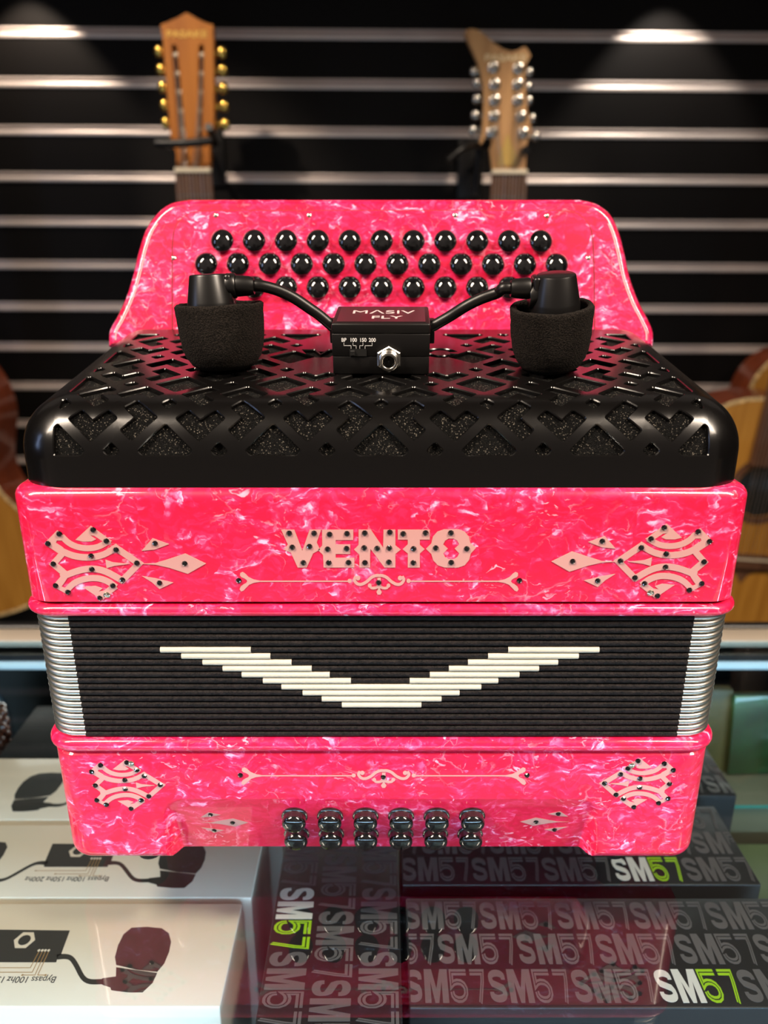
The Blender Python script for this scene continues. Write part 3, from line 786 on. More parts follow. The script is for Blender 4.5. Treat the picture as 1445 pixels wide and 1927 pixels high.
# ------------------------------------------------------------------ clip-on microphone set lying on the grille
def gz(y): return prof(AB)[1]+(y-prof(AB)[0])*math.tan(SL)
mx_, my_ = -0.0015, 0.0565
mic = thing('accordion_microphone', 'black twin accordion microphone with control box and goosenecks lying on the grille', 'microphone', (mx_, my_, gz(my_)))
ML = Vector(mic.location)
def mp_(bm, name, m, parent=mic, **k): return rebase(finish(bm, name, m, parent, **k), ML)
Mb = Matrix.Translation(ML) @ Matrix.Rotation(R_(-1.6), 4, 'Z') @ Matrix.Rotation(SL, 4, 'X')
bw, bd, bh = 0.0482, 0.040, 0.0256
bm = bmesh.new(); box(bm, (0, bd/2, 0.0045+0.0003), (bw-0.0003, bd-0.0003, 0.009), 0.0004, 2); box(bm, (0, bd/2, 0.0149), (bw, bd, 0.0112), 0.0003, 2)
box(bm, (0, bd/2, 0.0229), (bw+0.0002, bd+0.0002, 0.0055), 0.0010, 3); bm.transform(Mb); cb = mp_(bm, 'control_box', RUBBER, angle=50)
bm = bmesh.new(); box(bm, (0, bd/2+0.0005, bh+0.0001), (bw-0.0045, bd-0.005, 0.0004), 0.0001, 1); bm.transform(Mb); mp_(bm, 'top_label', LABEL, cb, smooth=False)
def btext(s, size, x, y, z, up, sx=1.0, bold=0.0, m=WHITEP, name='lettering', parent=cb):
    rot = Matrix.Identity(4) if up else Matrix.Rotation(PI/2, 4, 'X')
    o = text_mesh(name, s, size, m, parent, Mb @ Matrix.Translation((x, y, z)) @ rot, sx=sx, bold=bold); return rebase(o, ML)
btext('M\u039bSIV', 0.0105, 0.0005, bd*0.60, bh+0.00036, True, sx=1.12, m=SILVER)
btext('FLY', 0.0085, 0.0025, bd*0.30, bh+0.00036, True, sx=1.2, bold=0.00008, m=SILVER)
for s, x in (('BP', -0.0182), ('100', -0.0135), ('150', -0.0088), ('200', -0.0042)): btext(s, 0.0026, x, -0.00012, 0.0175, False, sx=0.9, bold=0.00005)
bm = bmesh.new()
for a, b in ((-0.0182, -0.0147), (-0.0137, -0.0122), (-0.0088, -0.0104), (-0.0043, -0.0078)):
    for p0, p1 in (((a, 0.0162), (a, 0.0148)), ((a, 0.0148), (b, 0.0148)), ((b, 0.0148), (b, 0.0134))):
        box(bm, ((p0[0]+p1[0])/2, -0.0002, (p0[1]+p1[1])/2), (abs(p0[0]-p1[0])+0.00018, 0.0001, abs(p0[1]-p1[1])+0.00018))
bm.transform(Mb); mp_(bm, 'scale_lines', WHITEP, cb, smooth=False)
bm = bmesh.new(); box(bm, (-0.0113, -0.0001, 0.0113), (0.0085, 0.0006, 0.0034)); box(bm, (-0.0140, -0.0007, 0.0113), (0.0022, 0.0016, 0.0024), 0.0002, 1); bm.transform(Mb); mp_(bm, 'switch', mat('switch_black', (0.002, 0.002, 0.002), 0.6), cb, smooth=False)
jx, jz = 0.0040, 0.0084
Mj = Mb @ Matrix.Translation((jx, 0, jz)) @ Matrix.Rotation(PI/2, 4, 'X')
bm = bmesh.new(); n = 6
loft(bm, [[Mj @ Vector((r*math.cos(PI/6+k*PI/3), r*math.sin(PI/6+k*PI/3), h)) for k in range(n)] for r, h in ((0.0066, 0), (0.0066, 0.0018), (0.0060, 0.0022))]); mp_(bm, 'jack_nut', CHROME, cb, smooth=False)
bm = bmesh.new()
rings = []
for i in range(9): rings += [(0.0046, 0.0018+i*0.0005), (0.0049, 0.00205+i*0.0005)]
lathe(bm, rings+[(0.0046, 0.0068), (0.0034, 0.0070), (0.0030, 0.0066), (0.0030, 0.0026)], Mj, 28); jk = mp_(bm, 'jack_socket', CHROME, cb, angle=60)
bm = bmesh.new(); lathe(bm, [(0.0029, 0.0024), (0.0029, 0.0030)], Mj, 20); lathe(bm, [(0.0006, 0.003), (0.0006, 0.0055)], Mj, 10); mp_(bm, 'jack_bore', DARK, cb)
for sg in (-1, 1):
    bm = bmesh.new(); box(bm, (sg*(bw/2+0.0010), 0.024, 0.0165), (0.0040, 0.007, 0.0120), 0.0006, 2); bm.transform(Mb); mp_(bm, 'side_tab', RUBBER, cb)

def mic_head(sg, cx, r, hgt, tiltx, tilty, head_dz, fo, path, yc=0.068):
    base = Vector((cx, yc, gz(yc)-0.0004))
    M = Matrix.Translation(base) @ Matrix.Rotation(tiltx, 4, 'X') @ Matrix.Rotation(tilty, 4, 'Y')
    bm = bmesh.new(); n = 72
    pr = [(0.006, 0.0), (0.013, 0.0007), (0.0165, 0.0028), (0.0190, 0.0065), (0.0206, 0.011), (0.0216, 0.018), (0.0220, 0.026), (0.0224, hgt), (0.0216, hgt+0.0009), (0.0190, hgt+0.0006), (0.0184, hgt-0.001), (0.0180, hgt-0.010)]
    rings = []
    for rr, h in pr:
        rings.append([M @ Vector((fo+rr*r/0.0224*math.cos(a)*(1+0.002*math.sin(7*a+h*300)), rr*r/0.0224*math.sin(a)*(1+0.002*math.sin(5*a+h*300)), h+(0.00025*math.sin(5*a) if h > 0.02 else 0))) for a in [2*PI*k/n for k in range(n)]])
    loft(bm, rings)
    rnd = random.Random(3)
    bmesh.ops.subdivide_edges(bm, edges=[e for e in bm.edges if e.calc_length() > 0.0025], cuts=2, use_grid_fill=True)
    for v in bm.verts: v.co += Vector((rnd.uniform(-1, 1), rnd.uniform(-1, 1), rnd.uniform(-1, 1)))*0.00016
    mp_(bm, 'foam_windscreen', FOAM, angle=80)
    H = M @ Matrix.Translation((0.0, 0, head_dz))
    bm = bmesh.new()
    lathe(bm, [(0.0130, -0.016), (0.0138, -0.0155), (0.0138, -0.0040), (0.0134, -0.0034), (0.0128, -0.0030), (0.0122, 0.0), (0.0122, 0.0040), (0.0120, 0.0050), (0.0097, 0.0172), (0.0094, 0.0179), (0.0088, 0.0182), (0.001, 0.0184)], H, 48)
    hd = mp_(bm, 'microphone_head', PLASTIC, angle=40)
    bm = bmesh.new(); lathe(bm, [(0.0131, -0.0029), (0.0127, -0.0020), (0.0125, -0.0016), (0.0118, -0.0016), (0.0118, -0.0029)], H, 48); mp_(bm, 'head_ring', mat('satin_metal_ring', (0.10, 0.095, 0.085), 0.3, 0.8), hd, angle=60)
    # bracket disc towards the gooseneck
    s = -sg; Mx = H @ Matrix.Translation((s*0.0098, 0, 0.0105)) @ Matrix.Rotation(s*PI/2, 4, 'Y')
    bm = bmesh.new(); box(bm, (0, 0, 0), (0.0150, 0.0105, 0.0036), 0.0014, 3, rot=None); lathe(bm, [(0.0058, -0.002), (0.0061, -0.001), (0.0061, 0.0028), (0.0056, 0.0034)], Matrix.Translation((-0.0018*1, 0, 0)), 28)
    bm.transform(Mx); mp_(bm, 'bracket', PLASTIC, hd, angle=50)
    q = H @ Vector((s*0.0128, 0, 0.0122))
    bm = bmesh.new(); dx = Vector((s, 0, 0))
    tube(bm, [q, q+dx*0.0012, q+dx*0.0070, q+dx*0.0092, q+dx*0.0094], [0.0050, 0.0052, 0.0047, 0.0040, 0.0030], 24); mp_(bm, 'collar', RUBBER, hd, angle=50)
    st = q+dx*0.0088; end = Mb @ Vector((sg*(bw/2+0.001), 0.019, 0.0195))
    pts = [st, st+dx*0.004]+[Vector(on_y(x, y, st.y+(end.y-st.y)*t)) for x, y, t in path]+[end]
    bm = bmesh.new(); tube(bm, smooth_path(pts, 8), 0.00285, 18); mp_(bm, 'gooseneck', RUBBER, angle=60)
mic_head(-1, -0.0852, 0.0220, 0.0318, 0.0, R_(-2), 0.0285, 0.0036, [(522, 546, 0.3), (552, 560, 0.5), (582, 580, 0.7), (602, 594, 0.9)])
mic_head(1, 0.0870, 0.0206, 0.0320, R_(9), R_(-4), 0.0295, -0.0016, [(935, 551, 0.3), (905, 562, 0.45), (875, 577, 0.6), (845, 596, 0.85)])

# ------------------------------------------------------------------ boxes inside the case
def carton(name, label, cat, x0, x1, y0, y1, m, group, zt=BT, zb=SH, rz=0):
    o = thing(name, label, cat, ((x0+x1)/2, (y0+y1)/2, zb), (0, 0, rz), group)
    bm = bmesh.new(); box(bm, (0, 0, (zt-zb)/2), (x1-x0, y1-y0, zt-zb), 0.0009, 2)
    finish(bm, 'carton', m, o, angle=50); return o
# letter shapes, width x height = 1 x 1 cells
def gl_S():
    pts = [(0.84, 0.68)]+[(0.5+0.34*math.cos(R_(a)), 0.755+0.125*math.sin(R_(a))) for a in range(0, 181, 20)]
    pts += [(0.17, 0.66), (0.24, 0.57), (0.50, 0.50), (0.76, 0.43), (0.83, 0.34)]
    pts += [(0.5+0.34*math.cos(R_(a)), 0.245+0.125*math.sin(R_(a))) for a in range(0, -181, -20)]+[(0.16, 0.32)]
    return [ribbon(pts, 0.21)]
GM = [[(0.02, 0), (0.02, 1), (0.34, 1), (0.52, 0.42), (0.70, 1), (1.02, 1), (1.02, 0), (0.76, 0), (0.76, 0.62), (0.60, 0), (0.44, 0), (0.28, 0.62), (0.28, 0)]]
def gl_5(full=False):
    p = [(0.90, 0.905), (0.16, 0.905), (0.16, 0.52), (0.26, 0.585), (0.42, 0.615), (0.60, 0.60), (0.74, 0.53), (0.82, 0.42), (0.82, 0.27), (0.74, 0.16), (0.60, 0.10), (0.42, 0.095), (0.27, 0.14), (0.18, 0.22), (0.16, 0.33)]
    return [ribbon(p, 0, 0.095, 0.018), ribbon(p, 0, -0.018, -0.095)]
def gl_7():
    p = [(0.04, 0.905), (0.80, 0.905), (0.74, 0.62), (0.50, 0.0)]
    return [ribbon(p, 0, 0.095, 0.018), ribbon(p, 0, -0.018, -0.095)]
GLY = {'S': (gl_S(), 0.0102), 'M': (GM, 0.0128), '5': (gl_5(), 0.0112), '7': (gl_7(), 0.0092)}
PER = sum(GLY[c][1] for c in 'SM57')+4*0.0006
def sm_rows(rows, L, parent, lh, half_w, zt, rot=0):
    """rows: (v centre, start offset, index of the bright logo or None); runs along x in box frame, clipped to the box"""
    sets = {0: bmesh.new(), 1: bmesh.new(), 2: bmesh.new()}
    Mr = Matrix.Rotation(rot, 4, 'Z')
    for vc, x0, logo in rows:
        x = x0; i = 0
        while x < L/2:
            for c in 'SM57':
                polys, wd = GLY[c]
                k = 0
                if logo is not None and i == logo: k = 1 if c in 'SM' else 2
                for pl in polys:
                    q = [(x+px*wd, vc+(py-0.5)*lh) for px, py in pl]
                    q = clip(q, 0, -L/2+0.001, False)
                    if len(q) > 2: q = clip(q, 0, L/2-0.001, True)
                    if len(q) > 2: flat(sets[k], [[q]], lambda a, b, h: Mr @ Vector((a, b, zt+0.00005+h)), 0.00008)
                x += wd+0.0006
            i += 1
    for k, (nm, m) in enumerate((('grey_lettering', SMGREY), ('white_lettering', SMWHITE), ('lime_lettering', SMGREEN))):
        if sets[k].verts: finish(sets[k], nm, m, parent, smooth=False)
        else: sets[k].free()
xl, xr = on_z(757, 1690, BT).x, on_z(1433, 1665, BT).x; Lb = xr-xl
lh = 0.0200
def ysp(a, b): return on_z(700, b, BT).y, on_z(700, a, BT).y
y0, y1 = ysp(1690, 1897); D = y1-y0
rp = 0.0231
b1 = carton('microphone_box', 'black SM57 box at the bottom right, nearest the camera', 'box', xl+0.002, xl+0.002+Lb, y0, y1, SMBLACK, 'black microphone boxes in the case')
ph = [on_z(1233, 1850, BT).x-(xl+0.002+Lb/2)]
lx = ph[0]-5*PER
sm_rows([(rp, lx+on_z(902, 1715, BT).x-on_z(919, 1850, BT).x, None), (0, lx-on_z(919, 1850, BT).x+on_z(973, 1780, BT).x-PER, None), (-rp, lx+0, 5)], Lb, b1, lh, 0, BT-SH)
y1b = on_z(700, 1665, BT).y
b2 = carton('microphone_box', 'black SM57 box just behind the nearest right-hand box, partly under the accordion', 'box', xl, xr, y1b, y1b+D, SMBLACK, 'black microphone boxes in the case')
lx2 = on_z(1155, 1640, BT).x-(xl+xr)/2-5*PER
sm_rows([(rp, lx2-0.004, None), (0, lx2+0.014-PER, None), (-rp, lx2, 5)], Lb, b2, lh, 0, BT-SH)
y2b = on_z(700, 1497, BT).y; x3 = on_z(1387, 1497, BT).x
b3 = carton('microphone_box', 'rearmost black SM57 box showing beside the right edge of the accordion', 'box', x3-Lb, x3, y2b, y2b+D, SMBLACK, 'black microphone boxes in the case')
sm_rows([(rp, -Lb/2-0.02, None), (0, -Lb/2-0.035, None), (-rp, -Lb/2-0.021, None)], Lb, b3, lh, 0, BT-SH)
xa, xb = on_z(532, 1613, BT).x, on_z(750, 1613, BT).x; yA, yB = -0.115, -0.115+Lb
b4 = carton('microphone_box', 'black SM57 box with sideways lettering between the white and black boxes', 'box', xa, xb, yA, yB, SMBLACK, 'black microphone boxes in the case')
yc4 = (yA+yB)/2; wc = xb-xa; ys = on_z(0, 1670, BT).y
def off4(y): return -(y-yc4)          # rotated -90: local +x runs towards the camera
cp = wc/3
sm_rows([(-cp, off4(ys)-2*PER, 2), (0, off4(on_z(0, 1607, BT).y)-2*PER, None), (cp, off4(ys)-2*PER, None)], Lb, b4, cp*0.86, 0, BT-SH, rot=-PI/2)
for o_ in (b1, b2, b3, b4): pass

# white boxes with a printed picture, upside down to the viewer
C5 = (2.89, 0, 1400)
def q5(p): v = on_z(C5[1]+p[0]/C5[0], C5[2]+p[1]/C5[0], BT); return (v.x, v.y)
yc1, yc0 = ysp(1700, 1895)[::-1][0], ysp(1700, 1895)[0]
WX1 = on_z(455, 1705, BT).x; WL = 0.245
Cc = ((WX1-WL+WX1)/2, (yc0+yc1)/2)
def loc_art(p): x, y = q5(p); return (x-Cc[0], y-Cc[1])
ccx = loc_art((105, 1100))[0]                     # middle of the printed control box
ccx = (loc_art((305, 1188))[0]+loc_art((-95, 1188))[0])/2
foam = [(715, 1000), (800, 995), (880, 1003), (918, 1030), (930, 1075), (920, 1130), (893, 1195), (855, 1240), (740, 1228), (632, 1202), (625, 1160), (642, 1095), (672, 1035)]
base_ = [(632, 1215), (855, 1246), (830, 1300), (775, 1352), (700, 1352), (640, 1345), (605, 1340), (600, 1325), (555, 1310), (555, 1275), (630, 1265)]
neck_ = ribbon([(560, 1293), (490, 1293), (450, 1270), (412, 1200), (385, 1165), (350, 1156), (310, 1160)], 28, sm=3)
ctrl = [(-20, 1010), (380, 1015), (330, 1150), (318, 1150), (305, 1188), (-95, 1188), (-85, 1150)]
def mirror(pl): return [(2*ccx-x, y) for x, y in pl]
def white_box(label, x1, ya_, yb_, L=WL):
    o = carton('pickup_box', label, 'box', x1-L, x1, ya_, yb_, CARTON, 'white pickup boxes in the case')
    zt = BT-SH; sx = (x1-L/2)-Cc[0]
    D_ = (yb_-ya_)/(yc1-yc0)
    dx = L/2-WL/2
    P3 = lambda a, b, h: (a+dx, b*D_, zt+0.00005+h)
    art = [[loc_art(p) for p in pl] for pl in (foam, base_, neck_)]
    bm = bmesh.new()
    hx, hy = loc_art((133, 1067)); ctl = [loc_art(p) for p in ctrl]
    hexo = [(hx+0.0062*math.cos(k*PI/3), hy+0.0062*math.sin(k*PI/3)) for k in range(6)]
    flat(bm, [[ctl, hexo[::-1]]]+[[disc(hx, hy, 0.0034)]], P3, 0.00006)
    for pl in art: flat(bm, [[clip(pl, 0, L/2-0.002, True)]], P3, 0.00006)
    for pl in art:
        m = clip(mirror(pl), 0, -L/2+0.002-dx, False)
        if len(m) > 2: flat(bm, [[m]], P3, 0.00006)
    finish(bm, 'printed_picture', INK, o, smooth=False)
    bm = bmesh.new()
    for k, (a, b_, c) in enumerate((((212, 1130), (165, 1218), (-150, 1218)), ((230, 1130), (175, 1243), (-30, 1243)), ((247, 1130), (190, 1258), (122, 1258)), ((265, 1130), (205, 1258), (248, 1258)))):
        pl = [loc_art(a), loc_art(b_), loc_art(c)]
        flat(bm, [[ribbon(pl, 0.0004)]], lambda x, y, h: (x+dx, y*D_, zt+0.00016+h), 0.00003)
        e = pl[-1]; flat(bm, [[disc(e[0], e[1], 0.0006, 8)]], lambda x, y, h: (x+dx, y*D_, zt+0.00016+h), 0.00003)
    finish(bm, 'printed_lines', ORANGE, o, smooth=False)
    bm = bmesh.new()
    for a in (212, 230, 247, 265):
        e = loc_art((a, 1124)); flat(bm, [[disc(e[0], e[1], 0.0008, 10)]], lambda x, y, h: (x+dx, y*D_, zt+0.00018+h), 0.00003)
    finish(bm, 'printed_dots', CARTON, o, smooth=False)
    for s, a in (('Bypass', 237), ('100hz', 98), ('150hz', -32), ('200hz', -165)):
        e = loc_art((a, 1281)); text_mesh('printed_text', s, 0.0054, INK, o, Matrix.Translation((e[0]+dx, e[1]*D_, zt+0.00012)) @ Matrix.Rotation(PI, 4, 'Z'), sx=0.95)
    return o
white_box('white pickup microphone box at the bottom left, nearest the camera', WX1, yc0, yc1)
wb = on_z(0, 1690, BT).y; wbx = on_z(473, 1690, BT).x
white_box('middle white pickup microphone box of the three at the left', wbx, wb, on_z(0, 1552, BT).y)
wa = on_z(0, 1543, BT).y
white_box('rearmost white pickup microphone box, in front of the plain black box', wbx+0.010, wa, on_z(0, 1427, BT).y)
bx = on_z(0, 1425, BT)
o = carton('black_carton', 'plain worn black box behind the three white boxes', 'box', on_z(68, 1330, BT).x, -0.075, bx.y, on_z(0, 1328, BT).y, mat('worn_black_carton', (0.028, 0.028, 0.028), 0.9, spec=0.1, noise=(30, 0.3, 4)), None)

# goods at the back of the case
def packet(name, label, x, y, w_, d_, h_, zb, m, rz=0, rx=0, group=None):
    bm = bmesh.new(); box(bm, (0, 0, h_/2), (w_, d_, h_), min(w_, d_, h_)*0.06, 2)
    o = finish(bm, name, m, angle=50); o.location = (x, y, zb); o.rotation_euler = (rx, 0, rz); return tag(o, label, 'box' if 'box' in name else 'packet', group)
olive = mat('olive_carton', (0.22, 0.20, 0.11), 0.5); green = mat('green_packet', (0.018, 0.075, 0.02), 0.35, coat=0.4, noise=(25, 0.5, 3))
teal = mat('teal_packet', (0.022, 0.085, 0.06), 0.5, noise=(18, 0.5, 3)); yel = mat('ochre_packet', (0.13, 0.11, 0.03), 0.4, noise=(20, 0.3, 3)); gry = mat('grey_clear_packet', (0.22, 0.25, 0.22), 0.2, coat=1, noise=(30, 0.6, 3))
xR = on_z(1352, 1470, -0.13).x
bm = bmesh.new(); box(bm, (0.56, 0.228, SH+0.0446), (0.56, 0.055, 0.003))
for f in bm.faces: f.material_index = 1 if f.normal.y < -0.5 else 0
cpart(bm, 'glass_ledge', [mat('frosted_ledge', (0.14, 0.15, 0.10), 0.4), GEDGE], smooth=False)
packet('goods_box', 'olive beige box behind the black boxes at the right of the case', 0.42, 0.235, 0.25, 0.062, 0.043, SH, olive)
zc = SH+0.0468
packet('accessory_packet', 'green packet leaning at the right rear of the case beside the accordion', 0.335, 0.245, 0.055, 0.010, 0.075, zc, green, 0.05, -0.12)
packet('accessory_packet', 'ochre packet between accordion and green packets at the rear of the case', 0.293, 0.250, 0.030, 0.010, 0.080, zc-0.002, yel, -0.06, -0.12)
packet('accessory_packet', 'teal packet at the far right rear of the case', 0.405, 0.246, 0.075, 0.012, 0.085, zc, teal, 0.02, -0.10)
packet('accessory_packet', 'dark blue green packet between the green and the far right teal packet', 0.372, 0.232, 0.020, 0.008, 0.060, zc, mat('dark_teal_packet', (0.02, 0.05, 0.05), 0.4), 0.15, -0.15)
packet('accessory_packet', 'pale clear packet lying on the olive box at the right', 0.372, 0.220, 0.040, 0.016, 0.020, zc, gry, 0.4, 0)
packet('goods_box', 'flat green box on the case shelf at the right picture edge', 0.362, 0.135, 0.16, 0.10, 0.020, SH, mat('light_green_box', (0.10, 0.14, 0.05), 0.4, noise=(14, 0.3, 3)))
packet('goods_box', 'flat beige grey box on the shelf right of the black boxes', 0.345, 0.030, 0.14, 0.10, 0.015, SH, mat('beige_grey_box', (0.25, 0.25, 0.19), 0.45))
bm = bmesh.new(); rnd = random.Random(5)
lathe(bm, [(0.013, 0), (0.017, 0.01), (0.017, 0.112), (0.010, 0.122)], n=20)
for j in range(12):
    for k in range(12):
        a = k*PI/6+j*0.26; bmesh.ops.create_icosphere(bm, subdivisions=2, radius=0.0042, matrix=Matrix.Translation((0.019*math.cos(a), 0.019*math.sin(a), 0.008+j*0.009)))
o = finish(bm, 'beaded_shaker', mat('brown_bead', (0.13, 0.035, 0.015), 0.25, coat=1)); p = on_z(12, 1345, -0.13); o.location = (-0.334, 0.212, SH+0.0003); o.scale = (0.88, 0.88, 1.18)
tag(o, 'brown beaded shaker at the left rear of the case', 'shaker')
bm = bmesh.new(); lathe(bm, [(0.010, 0), (0.024, 0.006), (0.030, 0.02), (0.026, 0.034), (0.012, 0.042), (0.003, 0.044)], n=28)
o = finish(bm, 'percussion_egg', mat('blue_grey_plastic', (0.10, 0.14, 0.17), 0.25, coat=1)); o.location = (-0.352, 0.254, SH+0.0); o.scale = (0.62, 0.56, 3.15); o.name = 'rounded_pot'
tag(o, 'blue grey rounded pot behind the beaded shaker', 'pot')

# ------------------------------------------------------------------ guitars
hw_pts = [(0.0, 0.030), (0.004, 0.062), (0.018, 0.098), (0.045, 0.125), (0.085, 0.139), (0.125, 0.140), (0.165, 0.128), (0.205, 0.119), (0.245, 0.127), (0.290, 0.160), (0.335, 0.184), (0.375, 0.190), (0.415, 0.180), (0.450, 0.148), (0.470, 0.100), (0.480, 0.045), (0.4815, 0.0)]
half = [(q.x, q.y) for q in smooth_path([(w_, -t, 0) for t, w_ in hw_pts], 4)]
OUT = half+[(-x, y) for x, y in half[::-1][1:]]
def guitar(label, loc, head, hm, kind, roty=0.0, neck_len=0.36, thick=0.085, nutw=0.058, cutaway=False):
    """origin: where the neck meets the body, on the soundboard plane; y forward is away from the viewer"""
    g = thing('guitar', label, 'guitar', loc, (0, roty, 0))
    bm = bmesh.new(); loft(bm, [[(x, y0_, z) for x, z in OUT] for y0_ in (0.001, thick)]); body = finish(bm, 'body', MAHOG, g, angle=40)
    bm = bmesh.new(); so = inset(OUT, 0.004)
    hole = disc(0, -0.159, 0.046, 32)
    flat(bm, [[so, hole[::-1]]], lambda x, z, h: (x, 0.0-h, z), 0.001); finish(bm, 'soundboard', SPRUCE, g, smooth=False)
    bm = bmesh.new(); flat(bm, [[OUT, inset(OUT, 0.006)[::-1]]], lambda x, z, h: (x, -0.0008-h, z), 0.0008); finish(bm, 'binding_or_highlight', ROPE, g, smooth=False)
    bm = bmesh.new(); flat(bm, [[disc(0, -0.159, 0.060, 36), disc(0, -0.159, 0.047, 36)[::-1]]], lambda x, z, h: (x, -0.0012-h, z), 0.0004); finish(bm, 'rosette', EBONY, g, smooth=False)
    bm = bmesh.new(); flat(bm, [[disc(0, -0.159, 0.0465, 32)]], lambda x, z, h: (x, 0.0006, z)); finish(bm, 'soundhole_shade', DARK, g, smooth=False)  # black disc stands in for the shade inside the body
    bm = bmesh.new(); box(bm, (0, -0.006, -0.287), (0.16, 0.009, 0.028), 0.002, 2); box(bm, (0, -0.0115, -0.281), (0.075, 0.003, 0.003), 0.0005, 1, mi=1); flat(bm, [[[(-0.045, -0.300), (0.045, -0.300), (0.012, -0.312), (0, -0.330), (-0.012, -0.312)]]], lambda x, z, h: (x, -0.0012-h, z), 0.001); finish(bm, 'bridge', [EBONY, BONE], g)
    bm = bmesh.new(); pts = [(-nutw/2*1.12, 0), (nutw/2*1.12, 0), (nutw/2, neck_len), (-nutw/2, neck_len)]
    rings = []
    for z, wv in ((-0.01, nutw/2*1.13), (neck_len, nutw/2)):
        rings.append([(wv*math.cos(a), -0.003+0.021*max(0, math.sin(a)), z) for a in [PI*k/12 for k in range(13)]])
    loft(bm, rings); finish(bm, 'neck', hm, g)
    bm = bmesh.new(); loft(bm, [[(-wv, -0.003, z), (wv, -0.003, z), (wv, -0.008, z), (-wv, -0.008, z)] for z, wv in ((-0.115, nutw/2*1.2), (neck_len, nutw/2))])
    for k in range(16):
        z = neck_len-(neck_len+0.10)*(1-2**(-k/9.0)); 
        if k: box(bm, (0, -0.0085, z), (nutw*0.98, 0.0015, 0.0015), 0, mi=1)
    finish(bm, 'fingerboard', [EBONY, CHROME], g, smooth=False)
    bm = bmesh.new(); box(bm, (0, -0.007, neck_len+0.003), (nutw, 0.010, 0.007), 0.001, 2); finish(bm, 'nut', BONE, g)
    if head: head(g, neck_len, nutw)
    for i in range(10):
        x = -nutw*0.44+nutw*0.88*i/9
        bm = bmesh.new(); tube(bm, [(x*1.15, -0.013, -0.281), (x*1.05, -0.0125, 0), (x, -0.0115, neck_len)], 0.0006 if i % 2 else 0.0004, 6); finish(bm, 'string', STRING, g)
    return g
GYH = 1.0
def hpt(base, g0, p): v = on_y(p[0], p[1], GYH); return (v.x-g0[0], v.z-g0[2])
def tuner(g, x, z, side, m, knob, post=True, px=None):
    bm = bmesh.new(); tube(bm, [(x-side*0.012, 0.008, z), (x+side*0.004, 0.008, z)], 0.0025, 8)
    M = Matrix.Translation((x+side*0.008, 0.006, z)) @ Matrix.Diagonal((0.9, 0.55, 1, 1))
    bmesh.ops.create_uvsphere(bm, u_segments=14, v_segments=10, radius=0.0085 if knob else 0.0075, matrix=M)
    box(bm, (x-side*0.004, 0.011, z), (0.008, 0.006, 0.012), 0.001, 1)
    finish(bm, 'tuner', m, g)
# left guitar: slotted headstock
cL = on_y(365.5, 325, GYH); gl0 = (cL.x, GYH, cL.z-0.36)
def head_left(g, nl, nw):
    f = lambda p: hpt(0, gl0, (270+p[0]/5.07, 10+p[1]/5.07))
    out = [(165, 187), (230, 165), (320, 125), (380, 90), (412, 75), (445, 90), (510, 130), (600, 172), (665, 190), (672, 700), (672, 1260), (636, 1330), (634, 1580), (316, 1580), (315, 1400), (268, 1310), (225, 800), (190, 350)]
    s1 = [(272, 390), (285, 372), (305, 372), (320, 395), (410, 1290), (345, 1290)]; s2 = [(528, 395), (540, 374), (565, 374), (578, 395), (560, 1290), (520, 1290)]
    bm = bmesh.new(); flat(bm, [[[f(p) for p in out], [f(p) for p in s1], [f(p) for p in s2]]], lambda x, z, h: (x, 0.014-h, z), 0.016)
    hd = finish(bm, 'headstock', WOODH, g, smooth=False)
    bm = bmesh.new(); flat(bm, [[[f(p) for p in out]]], lambda x, z, h: (x, 0.0145-h, z), 0.0003); finish(bm, 'headstock_back', MAHOG, hd, smooth=False)
    a = f((415, 280)); text_mesh('lettering', 'PASAKE', 0.0125, mat('yellow_inlay', (0.85, 0.50, 0.10), 0.4), hd, Matrix.Translation((a[0], -0.0024, a[1])) @ Matrix.Rotation(PI/2, 4, 'X'), sx=1.45, bold=0.0004)
    for k in range(5):
        for (x, y, s) in ((196-33+k*17, 430+172*k, -1), (712+k*8, 440+172*k, 1)):
            q = f((x+(24 if s < 0 else -22), y)); tuner(g, q[0], q[1], s, GOLD, True)
        for (xa_, xb_) in ((262+k*24, 335+k*22), (520, 600)):
            qa, qb = f((xa_, 470+k*178)), f((xb_, 470+k*178)); bm = bmesh.new(); tube(bm, [(qa[0], 0.004, qa[1]), (qb[0], 0.004, qb[1])], 0.0035, 10); finish(bm, 'string_post', BONE, g)
            q2 = f((400+(0 if xa_ < 450 else 110), 1560)); bm = bmesh.new(); tube(bm, [((qa[0]+qb[0])/2, 0.0005, qa[1]), (q2[0]+(k-2)*0.002, -0.010, q2[1])], 0.0006, 5); finish(bm, 'head_string', STRING, g)
guitar('hanging guitar at the left with orange slotted headstock and gold tuners', gl0, head_left, WOODH, 'L', nutw=0.0575)
cRr = on_y(957, 328, GYH); gr0 = (cRr.x, GYH, cRr.z-0.36)
